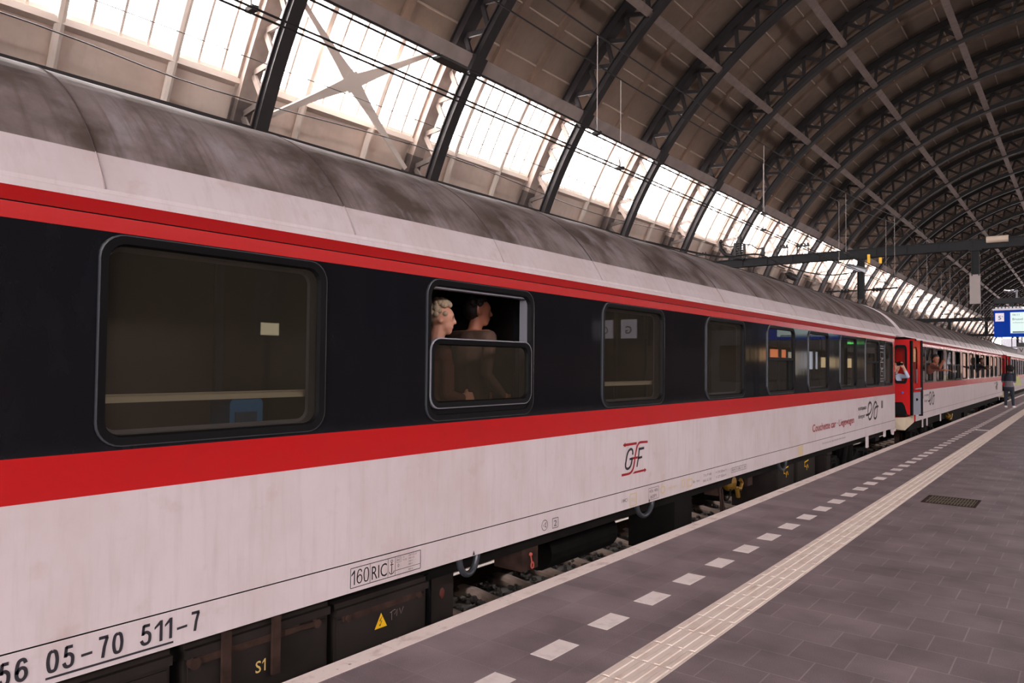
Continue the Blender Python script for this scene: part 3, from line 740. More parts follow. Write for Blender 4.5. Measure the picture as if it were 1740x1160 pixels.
mb = MB(); mb.tube([(-3.68, 3.72, .15), (-3.67, 3.74, -.02), (-3.68, 3.74, -.2), (-3.75, 3.76, -.32)], .022, 8); mb.build('hose', M_rubber, c1)
mb = MB(); mb.box(-4.0, 4.87, -.09, -3.70, 5.09, .2); v = mb.build('brake_bracket', M_rust, c1)
mb = MB(); mb.ball((-3.68, 4.96, .045), .016, 8, 6); mb.tube([(-3.68, 4.96, .045), (-3.68, 4.98, -.03)], .006, 6); mb.tube([(-3.68, 4.985+.018*math.sin(t), -.05+.026*math.cos(t)) for t in [2*math.pi*j/14 for j in range(14)]], .006, 6, closed=True); mb.build('pull_handle', mat('worn_red_handle', srgb(186, 84, 74), .5), v)
for yc, hwid in ((4.035, .10), (6.74, .17), (11.02, .17)):
    mb = MB(); mb.tube([(-3.56, yc-hwid*math.cos(t), ZB+.01-.15*math.sin(t)) for t in [math.pi*j/14 for j in range(15)]], .024, 10); mb.build('coupling_hose', M_bead, c1)
mb = MB(); mb.box(-4.3, 7.74, -.5, -3.75, 8.16, .2); mb.box(-3.75, 7.72, -.5, -3.70, 8.18, .12); mb.build('battery_box', M_under, c1)
mb = MB(); mb.box(-3.9, 9.0, -.02, -3.72, 9.14, .2); mb.tube([(-3.70, 9.02, .08), (-3.70, 9.06, -.12), (-3.71, 9.1, -.3)], .014, 6); mb.tube([(-3.70, 9.09, .06), (-3.70, 9.13, -.14), (-3.71, 9.13, -.3)], .014, 6); mb.build('brake_pull', M_rust, c1)
mb = MB(); mb.ball((-3.75, 9.45, .10), (.1, .12, .12), 10, 8); mb.tube([(-3.68, 9.5, .02), (-3.66, 9.62, .0), (-3.66, 9.68, .07), (-3.66, 9.62, .12)], .026, 8); mb.tube([(-3.66, 9.5, .02), (-3.66, 9.55, -.1)], .03, 8); mb.build('brass_cock', mat('brass', srgb(120, 88, 30), .5, .4), c1)
mb = MB(); mb.tube([(-3.7, 9.25+.13*math.cos(t), .02+.13*math.sin(t)) for t in [math.pi+2*math.pi*j/20*.5 for j in range(21)]], .012, 6); mb.build('hose', M_rubber, c1)
mb = MB(); mb.box(-3.75, 10.0, -.02, -3.7, 10.18, .17); mb.build('hanging_plate', M_rust, c1)
for a, b in ((11.26, 12.06), (12.22, 13.22), (13.9, 14.2)):
    bb = box_part(c1, 'equipment_box', -3.72, a, b, -.55, .2 if b < 13.5 else .12)
    mb = MB(); yy = (a+b)/2
    for l in ([(yy-.12, .05), (yy+.1, .07)], [(yy-.1, .05), (yy-.12, -.02), (yy-.05, -.02)], [(yy-.02, -.05), (yy+.02, .0), (yy, -.09)], [(yy+.05, .0), (yy+.09, -.06)]): ribbon(mb, l, .018, -3.703)
    if b < 13.5: mb.build('chalk_scribble', M_yellow, bb)
mb = MB(); mb.box(-3.56, 16.20, .0, -3.53, 16.34, ZB); mb.build('step_bracket', M_white, c1)
mb = MB(); mb.box(-3.56, 17.85, .1, -3.53, 17.98, ZB); mb.tube([(-3.54, 18.55, ZB), (-3.53, 18.6, .12), (-3.53, 18.72, .1), (-3.53, 18.78, .2)], .02, 6); mb.box(-3.56, 18.62, .17, -3.50, 18.9, .24); mb.build('step_bracket', M_white, c1)
bogie(c1, 15.9); bogie(c1, -3.6)
mb = MB(); mb.box(TC-.75, C1B, .1, TC+.6, C1B+.62, 2.4); mb.box(TC-1.0, C1B, -.1, TC+1.0, C1B+.4, .3); mb.box(TC-.3, C1B+.2, -.1, TC+.3, C1B+.62, .2); mb.build('gangway', M_rubber, c1)
# sheet door joint panel with white lettering (between the last two windows)
XT = XS+.0035
mb = MB(); mb.box(XS-.002, 17.27, 1.30, XS+.006, 17.70, 2.17, 0)
p_ = mb.build('route_board', M_black, c1)
mb = MB(); x = XS+.008
for z in (1.34, 1.39, 2.10, 2.05): ribbon(mb, [(17.31, z), (17.66, z)], .022, x)
for (ya, za, yb, zb) in ((17.34, 1.84, 17.62, 1.97), (17.34, 1.62, 17.62, 1.75), (17.36, 1.46, 17.6, 1.55)): frame_mb(mb, ya, za, yb, zb, .02, x)
for z in (1.79, 1.58): ribbon(mb, [(17.36, z), (17.6, z+.03)], .02, x)
mb.build('lettering', M_alu, p_)
# --- painted lettering and marks on the near coach
def mark(name, m, co=c1): return name, m, co
mb = MB()
z0 = .302; hh = .092
# numbers rise very slightly with the panel edge; each glyph group set where it stands
for ch, ya, yb in (('5', 1.085, 1.133), ('6', 1.145, 1.197), ('0', 1.262, 1.314), ('5', 1.324, 1.376), ('7', 1.469, 1.520), ('0', 1.531, 1.583), ('5', 1.655, 1.712), ('1', 1.722, 1.770), ('1', 1.772, 1.816), ('7', 1.902, 1.954)):
    digit(mb, ch, ya, .292, yb-ya, .099, .0145, XT)
ribbon(mb, [(1.402, .330), (1.448, .332)], .012, XT); ribbon(mb, [(1.834, .328), (1.886, .331)], .012, XT)
ribbon(mb, [(1.262, .273), (1.818, .271)], .010, XT); mb.build('serial_number_lettering', M_ink, c1)
mb = MB(); A0, A1 = .272, .391
frame_mb(mb, 2.905, A0, 3.494, A1-.0, .0045, XT)
for y in (3.058, 3.206, 3.268): ribbon(mb, [(y, A0), (y, A1)], .0028, XT)
ribbon(mb, [(3.268, .303), (3.494, .303)], .0028, XT)
digit(mb, '1', 2.91, .288, .035, .088, .0075, XT); digit(mb, '6', 2.952, .288, .046, .088, .0075, XT); digit(mb, '0', 3.005, .288, .046, .088, .0075, XT); text_mb(mb, 'RIC', 3.072, .288, .086, XT, width=.125)
ribbon(mb, [(3.238, .292), (3.238, .362)], .006, XT); ribbon(mb, [(3.224, .348), (3.252, .348)], .005, XT)
ribbon(mb, [(3.238+.008*math.cos(t), .369+.008*math.sin(t)) for t in [2*math.pi*j/10 for j in range(11)]], .0035, XT)
ribbon(mb, [(3.238+.02*math.cos(t), .306+.018*math.sin(t)) for t in [math.pi+math.pi*j/8 for j in range(9)]], .005, XT)
mb.build('technical_data_panel', M_ink, c1)
mb = MB()
for i, s in enumerate(('1000 V 16 2/3', '1500 V 50', '1500 V', '3000 V')): text_mb(mb, s, 3.384, .372-.019*i, .011, XT, sx=.9)
text_mb(mb, '800 A', 3.384, .281, .012, XT); text_mb(mb, 'D-', 3.335, .371, .011, XT); text_mb(mb, 'N (2)', 3.335, .353, .011, XT)
frame_mb(mb, 3.28, .351, 3.32, .381, .002, XT); text_mb(mb, 'RIC', 3.285, .359, .014, XT, width=.03)
ribbon(mb, [(3.295+.006*math.cos(t), .331+.009*math.sin(t)) for t in [2*math.pi*j/10 for j in range(11)]], .003, XT)
mb.build('fine_data_lettering', M_fine, c1)
mb = MB()
ribbon(mb, [(4.916+.041*math.cos(t), .318+.042*math.sin(t)) for t in [2*math.pi*j/24 for j in range(25)]], .005, XT)
ribbon(mb, [(4.94, .338), (4.895, .318), (4.94, .298)], .005, XT); ribbon(mb, [(4.93, .338), (4.93, .298)], .005, XT)
frame_mb(mb, 5.027, .274, 5.110, .354, .005, XT); text_mb(mb, '2', 5.047, .288, .05, XT, width=.042); mb.build('class_marking', M_ink, c1)
mb = MB()
for yc in (4.035, 6.74): mb.poly([(XT, yc-.012, .25), (XT, yc+.012, .25), (XT, yc, .285)])
text_mb(mb, 'WC', 6.195, .318, .034, XT, width=.078, bold=.006); ribbon(mb, [(6.178, .318), (6.178, .35)], .004, XT); ribbon(mb, [(6.29, .32), (6.29, .352)], .004, XT)
mb.build('small_markings', M_ink, c1)
mb = MB(); frame_mb(mb, 6.725, .266, 6.948, .386, .005, XT); text_mb(mb, '43t 48t', 6.738, .338, .034, XT, width=.195); text_mb(mb, '60Pl', 6.765, .280, .036, XT, width=.13)
text_mb(mb, 'Br. hm', 7.79, .312, .028, XT, width=.17); text_mb(mb, '71t P 48', 8.075, .348, .03, XT, width=.22); text_mb(mb, '66t G 38', 8.065, .29, .03, XT, width=.23)
text_mb(mb, '19.50m', 8.49, .345, .03, XT, width=.22); text_mb(mb, '27.50m', 8.49, .288, .03, XT, width=.22)
for y, d in ((8.45, 1), (8.74, -1)): mb.poly([(XT, y, .352), (XT, y, .372), (XT, y-.022*d, .362)][::1 if d < 0 else -1]); ribbon(mb, [(y, .29), (y, .315)], .006, XT); ribbon(mb, [(y, .302), (y+.02*d, .302)], .006, XT)
frame_mb(mb, 8.915, .303, 9.43, .360, .006, XT); text_mb(mb, 'REV 3 08.11.18', 8.94, .316, .032, XT, width=.465, bold=.006)
text_mb(mb, 'TECHNICAL REVISION MATERIAL', 12.9, .335, .026, XT, width=1.55)
mb.build('maintenance_lettering', M_fine, c1)
mb = MB(); frame_mb(mb, 6.34, .262, 6.468, .378, .012, XT); text_mb(mb, 'PN', 6.37, .29, .055, XT, width=.07); ribbon(mb, [(7.04+.05*math.cos(t), .335+.035*math.sin(t)) for t in [2*math.pi*j/14 for j in range(15)]], .018, XT)
text_mb(mb, 'wasser', 7.17, .325, .03, XT, width=.2, bold=.01); frame_mb(mb, 7.50, .30, 7.57, .375, .014, XT); frame_mb(mb, 7.64, .29, 7.76, .365, .02, XT); mb.poly([(XT, 11.62, ZB+.01), (XT, 11.86, ZB+.01), (XT, 11.86, ZG-.005), (XT, 11.62, ZG-.005)])
mb.build('faded_yellow_marks', M_ye, c1)
# operator emblem: letters G and F with a red double-arrow S between them
mb = MB(); ribbon(mb, smoothline([(6.388, .76), (6.391, .786), (6.379, .809), (6.346, .817), (6.306, .801), (6.279, .764), (6.26, .712), (6.248, .674), (6.256, .646), (6.288, .632), (6.332, .643), (6.36, .67), (6.38, .723)], 4), .024, XT)
ribbon(mb, [(6.327, .721), (6.392, .724)], .022, XT); mb.build('emblem_letter', M_ink, c1); mb = MB(); ribbon(mb, [(6.475, .631), (6.503, .712), (6.527, .815)], .022, XT); ribbon(mb, [(6.515, .803), (6.625, .806)], .024, XT); ribbon(mb, [(6.503, .716), (6.583, .72)], .023, XT)
mb.build('emblem_letter', M_ink, c1)
mb = MB(); ribbon(mb, smoothline([(6.173, .583), (6.285, .582), (6.341, .587), (6.381, .607), (6.409, .641), (6.425, .687), (6.437, .734), (6.457, .788), (6.477, .83), (6.51, .86), (6.552, .868), (6.698, .862)], 4), .023, XT+.0005)
ribbon(mb, [(6.469, .865), (6.240, .866)], .024, XT); mb.poly([(XT, 6.243, .844), (XT, 6.243, .891), (XT, 6.197, .866)]); mb.poly([(XT, 6.389, .572), (XT, 6.633, .573), (XT, 6.631, .594), (XT, 6.426, .591)]); mb.poly([(XT, 6.631, .559), (XT, 6.675, .582), (XT, 6.631, .606)])
ribbon(mb, [(6.392, .724), (6.487, .724)], .022, XT+.0008); mb.build('emblem_arrows', M_redink, c1)
# coach type and operator lettering near the far end
mb = MB(); text_mb(mb, 'Couchette car · Liegewagen', 12.36, .578, .125, XT, width=2.70, bold=.012); mb.build('coach_type_lettering', M_redink, c1)
ES = [(16.02, .672), (16.32, .687), (16.5, .78), (16.508, .867), (16.404, .915), (16.266, .891), (16.192, .781), (16.209, .659), (16.304, .576), (16.449, .594), (16.584, .702), (16.688, .822), (16.792, .895), (16.896, .907), (16.998, .841), (17.016, .714), (16.943, .592), (16.805, .564), (16.717, .611), (16.754, .726), (16.879, .798), (17.14, .809)]
mb = MB(); ribbon(mb, smoothline(ES, 4), .046, XT); text_mb(mb, 'european', 15.38, .795, .09, XT, width=.68, bold=.006); text_mb(mb, 'sleeper', 15.38, .635, .09, XT, width=.57, bold=.006); mb.build('operator_lettering', M_ink, c1)
mb = MB(); mb.box(XS-.002, 17.42, .755, XS+.004, 17.58, .915)
pl = mb.build('small_label_plate', M_fine, c1)
# --- second coach
C2A, C2B = 21.45, 46.3
W2 = []
y = 23.0
for i in range(12):
    W2.append((['wide', 'opentop', 'wide', 'opentop', 'fixed', 'wide', 'opentop', 'wide', 'opentop', 'wide', 'wide', 'fixed'][i], y, y+1.22)); y += 1.93
c2 = coach(C2A, C2B, W2, 'middle red and white coach with people leaning out of its windows', fine=False, taper=1.35)
def entrance(co, yb, yf):
    """tapered vestibule between the end of a coach (yf, nearer) and its full-width side (yb)"""
    xn = XS-.37
    mb = MB()
    # red door leaf folded back in the recess, with a rounded opening
    A, B = Vector((xn+.02, yf+.02, 0)), Vector((XS+.05, yf+.25, 0)); d = (B-A)
    def at(u, z, off=0): p = A+d*u; n = Vector((d.y, -d.x, 0)).normalized(); return Vector((p.x, p.y, z))+n*off
    outer = [at(0, .78), at(1, .78), at(1, 2.34), at(0, 2.34)]
    hole = [at(u, z) for (_, u, z) in rrect(.22, 1.28, .80, 2.16, .12, 0)]
    t = tessellate_polygon([outer, hole]); al = outer+hole; mb.add(al, [tuple(q) for q in t], 0)
    mb.poly([at(0, .48), at(.86, .47), at(.72, .70), at(.6, .78), at(0, .78)], 1); mb.poly([at(.86, .47), at(1, .47), at(1, .78), at(.6, .78), at(.72, .70)], 0)
    mb.box(xn-.25, yf, ZB, xn-.2, yb, 2.38, 1); mb.box(xn-.2, yf, .44, XS, yb, .48, 1)
    mb.poly([(XS, yb, ZB), (XS-.3, yb-.9, ZB), (XS-.3, yb-.9, 2.39), (XS, yb, 2.39)], 0)
    v = mb.build('vestibule', [M_red, M_rubber], co)
    m2 = MB(); m2.loft([[at(u, z, -.01) for (_, u, z) in rrect(.18, 1.24, .84, 2.20, .14, 0)], [at(u, z, .03) for (_, u, z) in rrect(.18, 1.24, .84, 2.20, .14, 0)], [at(u, z, .03) for (_, u, z) in rrect(.25, 1.31, .77, 2.13, .10, 0)], [at(u, z, -.01) for (_, u, z) in rrect(.25, 1.31, .77, 2.13, .10, 0)]], True)
    m2.build('door_window_seal', M_rubber, v)
    m2 = MB(); c = at(.6, 1.02, .012); m2.cyl(c, c+Vector((.01, -.01, 0)), .03, 12); m2.build('round_sticker', mat('blue_sticker', srgb(70, 80, 160), .5), v)
    # open leaf standing out from the side
    P, Q = Vector((-3.45, yf+.27, 0)), Vector((-3.315, yf+.95, 0)); e = Q-P; n = Vector((e.y, -e.x, 0)).normalized()*.02
    leaf = lambda u, z, s=1: P+e*u+n*s+Vector((0, 0, z))
    def slab(mb, u0, u1, z0, z1, th, m): mb.loft([[leaf(u0, z0, th), leaf(u1, z0, th), leaf(u1, z0, -th), leaf(u0, z0, -th)], [leaf(u0, z1, th), leaf(u1, z1, th), leaf(u1, z1, -th), leaf(u0, z1, -th)]], True, m, cap=True)
    m2 = MB(); ou = [leaf(0, .47), leaf(1, .42), leaf(1, 2.33), leaf(0, 2.31)]; ho = [leaf(u, z) for (_, u, z) in rrect(.28, 1.22, .72, 2.18, .11, 0)]
    for s in (1, -1):
        ou = [leaf(.1, 1.02, s), leaf(.85, 1.02, s), leaf(.85, 2.33, s), leaf(.1, 2.31, s)]; ho = [leaf(u, z, s) for (_, u, z) in rrect(.2, 1.25, .55, 2.16, .12, 0)]
        t = tessellate_polygon([ou, ho]); m2.add(ou+ho, [tuple(q) for q in t], 0)
    slab(m2, .1, .85, .46, 1.03, 1.0, 2); slab(m2, 0, .12, .46, 2.31, 1.6, 1); slab(m2, .84, 1.0, .42, 2.33, 1.6, 1)
    lf = m2.build('open_door_leaf', [M_red, M_rubber, mat('door_kick_plate_grey', srgb(150, 152, 166), .4, .2)], co)
    m2 = MB(); m2.poly([leaf(u, z, 0) for (_, u, z) in rrect(.2, 1.25, .55, 2.16, .12, 0)]); m2.build('door_pane', M_pane, lf)
    m2 = MB(); m2.tube([leaf(.2, 1.1, 2.5), leaf(.7, 1.12, 3.5), leaf(.72, 1.07, 2)], .014, 8); m2.tube([leaf(.42, 1.25, 1.8), leaf(.42, 1.6, 1.8)], .012, 6); m2.build('door_handle', M_alu, lf)
    m2 = MB(); m2.ball(leaf(.45, .84, 1.2), .035, 10, 6); m2.build('lock', M_rubber, lf)
    m2 = MB()                                                          # cream end skirt below the door
    for k in range(1): m2.loft([[(XS-.30, yf-.12, .40), (XS-.02, yf+.1, .41), (XS, yf+1.05, .42)], [(XS-.34, yf+.0, .12), (XS-.06, yf+.2, .08), (XS-.0, yf+1.05, .24)], [(XS-.5, yf+.05, .1), (XS-.3, yf+.25, .06), (XS-.3, yf+1.05, .22)]], False)
    m2.build('end_skirt', mat('cream_skirt_paint', srgb(214, 196, 172), .6), co)
    m2 = MB(); m2.poly([(XS-.1, yf-.15, 2.36), (XS-.02, yf+.6, 2.37), (XS-.3, yf+.6, 2.36), (XS-.5, yf-.15, 2.36)]); m2.box(XS-.9, yf-.6, .2, XS-.75, yf-.02, 2.3); m2.build('bellows', M_rubber, co)
entrance(c2, C2A, 20.17)
mb = MB(); ribbon(mb, smoothline([(a+7.35, b+.03) for a, b in ES], 3), .05, XT); text_mb(mb, 'european', 22.75, .86, .075, XT, width=.66); text_mb(mb, 'sleeper', 22.75, .70, .075, XT, width=.55); mb.build('operator_lettering', M_ink, c2)
mb = MB(); mb.box(XS-.002, 22.42, .80, XS+.004, 22.6, 1.02); mb.build('small_label_plate', M_fine, c2)
mb = MB(); ribbon(mb, smoothline([(a+26.6, b+.06) for a, b in ES], 3), .07, XT); text_mb(mb, 'european', 41.9, .9, .085, XT, width=.9); mb.build('operator_lettering', M_ink, c2)
mb = MB(); mb.box(TC-1.25, C2A, -.02, TC+1.25, C2B-.3, ZB-.02); mb.box(-4.3, 29.5, -.5, -3.72, 32, .2); mb.box(-4.3, 33, -.4, -3.74, 34, .2); mb.cyl((TC+.8, 35.5, -.1), (TC+.8, 37, -.1), .2, 12); mb.build('underframe', M_under, c2)
bogie(c2, 24.4); bogie(c2, 43.2)
mb = MB()
for yy in (22.6, 23.3, 25.7, 44.9): mb.box(-3.55, yy, .02, -3.53, yy+.12, ZB)
mb.build('step_bracket', M_white, c2)
mb = MB(); mb.tube([(-3.6, 27.6, .2), (-3.58, 27.9, -.05), (-3.58, 28.3, -.05), (-3.58, 28.5, .1)], .03, 6); mb.ball((-3.6, 27.8, .05), .09, 8, 6); mb.build('brass_cock', MATS['brass'], c2)
# lower lights get their dark gap as a shade-coloured sheet
# --- third coach
C3A, C3B = 48.9, 73.5
W3 = [('fixed', 50.3+1.95*i, 51.5+1.95*i) for i in range(11)]
c3 = coach(C3A, C3B, W3, 'farthest coach, pale, behind the standing person', fine=False, taper=1.4)
entrance(c3, C3A, 47.6)
mb = MB(); mb.box(TC-1.25, C3A, -.02, TC+1.25, C3B-.3, ZB-.02); mb.build('underframe', M_under, c3); bogie(c3, 52)

# ------------------------------------------------------------------ people
def figure(label, balls, caps, matfun, mats, hair=None, voxel=.012, extra=None, loc=(0, 0, 0), group=None):
    t = thing('person', label, 'person', loc, group)
    mb = MB()
    for c, r in balls: mb.ball(c, r, 18, 12)
    for p, q, a, b in caps:
        p, q = Vector(p), Vector(q); n = 7
        d = q-p; L = d.length; pts = []; rs = []
        dd = d/L
        for i in range(4): f = math.sin(math.pi/2*(i/3)-math.pi/2); pts.append(p+dd*a*f); rs.append(max(.0005, a*math.cos(math.pi/2*(i/3)-math.pi/2)))
        for i in range(1, n): f = i/n; pts.append(p+d*f); rs.append(a+(b-a)*f)
        for i in range(4): f = math.sin(math.pi/2*i/3); pts.append(q+dd*b*f); rs.append(max(.0005, b*math.cos(math.pi/2*i/3)))
        mb.tube(pts, rs, 12)
    tmp = mb.build('tmp', mats[0]); r = tmp.modifiers.new('r', 'REMESH'); r.mode = 'VOXEL'; r.voxel_size = voxel
    s = tmp.modifiers.new('s', 'SMOOTH'); s.iterations = 3; s.factor = .5
    dg = bpy.context.evaluated_depsgraph_get(); me = bpy.data.meshes.new_from_object(tmp.evaluated_get(dg)); bpy.data.objects.remove(tmp)
    me.materials.clear()
    for m in mats: me.materials.append(m)
    for p in me.polygons: p.material_index = matfun(p.center); p.use_smooth = True
    b = link('body', me, t)
    if hair:
        hm = MB()
        for c, r_ in hair[0]: hm.ball(c, r_, 9, 7)
        hm.build('hair', hair[1], t, smooth=True)
    if extra: extra(t)
    return t
def head(c, f, h=.235, tilt=0):
    """head blobs: c centre of skull, f facing unit vector (horizontal); returns balls, caps and feature points"""
    c = Vector(c); f = Vector(f).normalized(); u = (Vector((0, 0, 1))+f*tilt).normalized(); f = (f-u*f.dot(u)).normalized(); s = u.cross(f); k = h/.235
    P = lambda a, b, d: c+(f*a+s*b+u*d)*k
    balls = [(P(-.012, 0, .025), .088*k), (P(.02, 0, .015), .078*k), (P(.035, 0, -.045), .058*k), (P(.052, 0, -.088), .032*k), (P(-.01, .072, -.02), (.018*k,)*3), (P(-.01, -.072, -.02), (.018*k,)*3)]
    caps = [(P(.088, 0, .012), P(.105, 0, -.028), .009*k, .014*k), (P(.083, -.035, .028), P(.083, .035, .028), .012*k, .012*k), (P(.082, -.018, -.064), P(.082, .018, -.064), .011*k, .011*k),
            (P(-.012, 0, -.05), P(-.03, 0, -.15), .055*k, .058*k)]
    feats = dict(eyes=[P(.087, .032, .008), P(.087, -.032, .008)], mouth=P(.094, 0, -.063), P=P)
    return balls, caps, feats
def hand(c, d, side, up=(0, 0, 1), curl=.5, k=1.0):
    """palm at c, fingers pointing along d; five separate tapering fingers"""
    c = Vector(c); d = Vector(d).normalized(); up = Vector(up); s = d.cross(up).normalized(); n = s.cross(d).normalized()
    caps = []
    for i in range(4): a = c+s*(i-1.5)*.019*k; caps.append((a-d*.045*k, a+d*.035*k, .013*k, .011*k))
    for i, L in enumerate((.066, .078, .072, .056)):
        a = c+s*(i-1.5)*.02*k+d*.042*k; dd = (d*math.cos(curl)-n*math.sin(curl)); b = a+dd*L*.5*k; d2 = (d*math.cos(curl*2.2)-n*math.sin(curl*2.2)); caps.append((a, b, .0095*k, .0085*k)); caps.append((b, b+d2*L*.5*k, .0085*k, .007*k))
    a = c-s*.03*k*side-d*.02*k; b = a-s*.03*k*side+d*.03*k-n*.01*k; caps.append((a, b, .013*k, .01*k)); caps.append((b, b+d*.03*k-n*.012*k, .01*k, .008*k))
    return caps
M_skin = mat('skin', srgb(206, 150, 126), .5)
M_skin2 = mat('skin_tanned', srgb(176, 112, 88), .5)
M_skin3 = mat('skin_dark', srgb(110, 72, 54), .5)
M_eye = mat('eye_dark', srgb(40, 30, 28), .3)
M_lip = mat('lips', srgb(160, 84, 76), .5)
def near(p, pts, r): return any((p-q).length < r for q in pts)
# older woman with curly hair at the lowered window
FZ = .49
hc = Vector((-3.74, 3.905, 1.965)); f = Vector((.68, .72, 0)); B, C, F = head(hc, f)
C += [((-3.86, 3.80, 1.70), (-3.62, 3.80, 1.70), .07, .07), ((-3.74, 3.84, 1.62), (-3.74, 3.86, 1.15), .15, .14), ((-3.74, 3.85, 1.15), (-3.74, 3.85, .95), .15, .16),
      ((-3.60, 3.81, 1.69), (-3.585, 3.80, 1.42), .048, .04), ((-3.585, 3.80, 1.42), (-3.60, 4.02, 1.38), .038, .03), ((-3.88, 3.81, 1.69), (-3.9, 3.84, 1.4), .048, .04), ((-3.9, 3.84, 1.4), (-3.86, 4.03, 1.3), .038, .03),
      ((-3.81, 3.85, .95), (-3.81, 3.86, .6), .08, .05), ((-3.67, 3.85, .95), (-3.67, 3.86, .6), .08, .05), ((-3.81, 3.86, .58), (-3.81, 3.97, .53), .04, .035), ((-3.67, 3.86, .58), (-3.67, 3.97, .53), .04, .035)]
C += hand((-3.60, 4.06, 1.385), (0, 1, .1), 1, up=(1, 0, .3)) + hand((-3.86, 4.07, 1.3), (0, 1, 0), -1, up=(-1, 0, .3))
def mf(p):
    if near(p, F['eyes'], .0095): return 2
    if (p-F['mouth']).length < .02: return 3
    if p.z > 1.79 or (p.y > 4.0 and 1.2 < p.z < 1.5): return 0
    return 1 if p.z > .95 else 4
rr_ = random.Random(5); hb = [(Vector((-3.74, 3.905, 1.965))+Vector((-.022, -.024, .04)), .092)]
for i in range(130):
    a = rr_.uniform(0, 6.283); t = rr_.uniform(-.15, 1.3); v = Vector((math.cos(a)*math.cos(t), math.sin(a)*math.cos(t), math.sin(t)))
    if v.dot(f.normalized()) > .45 and v.z < .62: continue
    hb.append((hc+Vector((v.x*.094-.008, v.y*.094-.009, v.z*.105+.035)), rr_.uniform(.016, .026)))
figure('older person with curly grey-blonde hair looking out of the lowered window', B, C, mf, [M_skin, mat('rust_top', srgb(96, 50, 44), .8), M_eye, M_lip, mat('dark_skirt', srgb(50, 44, 46), .8)], (hb, mat('grey_blonde_hair', srgb(172, 152, 128), .8)), voxel=.0085)
# dark-haired person in a brown shirt behind
hc = Vector((-4.0, 4.63, 2.075)); f = Vector((.6, .8, 0)); B, C, F = head(hc, f, .245)
C += [((-4.19, 4.55, 1.84), (-3.81, 4.53, 1.84), .075, .075), ((-4.0, 4.54, 1.74), (-4.0, 4.57, 1.30), .175, .165), ((-4.0, 4.57, 1.3), (-4.0, 4.57, 1.1), .165, .165),
      ((-3.79, 4.53, 1.82), (-3.75, 4.44, 1.55), .058, .048), ((-3.75, 4.44, 1.55), (-3.70, 4.60, 1.38), .046, .034), ((-4.21, 4.54, 1.82), (-4.22, 4.5, 1.54), .058, .048), ((-4.22, 4.5, 1.54), (-4.02, 4.68, 1.36), .046, .034),
      ((-4.09, 4.57, 1.08), (-4.09, 4.58, .58), .10, .06), ((-3.91, 4.57, 1.08), (-3.91, 4.58, .58), .10, .06), ((-4.09, 4.58, .56), (-4.09, 4.7, .53), .045, .04), ((-3.91, 4.58, .56), (-3.91, 4.7, .53), .045, .04)]
C += hand((-3.685, 4.645, 1.345), (.1, .8, -.5), 1, up=(1, 0, .2)) + hand((-3.98, 4.71, 1.345), (.7, .6, -.1), -1, up=(0, 0, 1))
F2 = F
def mf2(p):
    if near(p, F2['eyes'], .012): return 2
    if (p-F2['mouth']).length < .02: return 3
    if p.z > 1.905: return 0
    if p.y > 4.59 and 1.25 < p.z < 1.40 and p.x > -4.1: return 0
    return 1 if p.z > 1.12 else 4
hb = []
for i in range(120):
    a = rr_.uniform(0, 6.283); t = rr_.uniform(-.3, 1.4); v = Vector((math.cos(a)*math.cos(t), math.sin(a)*math.cos(t), math.sin(t)))
    if v.dot(f.normalized()) > .3 and v.z < .62: continue
    hb.append((hc+Vector((v.x*.092-.010, v.y*.092-.013, v.z*.10+.03)), rr_.uniform(.018, .028)))
hb += [(hc+Vector((-.018-.004*k, -.024-.005*k, .046-.012*k)), .092) for k in range(4)]
figure('dark-haired person in a brown shirt standing inside the lowered window', B, C, mf2, [M_skin2, mat('brown_shirt', srgb(84, 62, 52), .85), M_eye, M_lip, mat('pale_trousers', srgb(196, 184, 172), .85)], (hb, mat('dark_brown_hair', srgb(34, 26, 24), .6)), voxel=.0095)
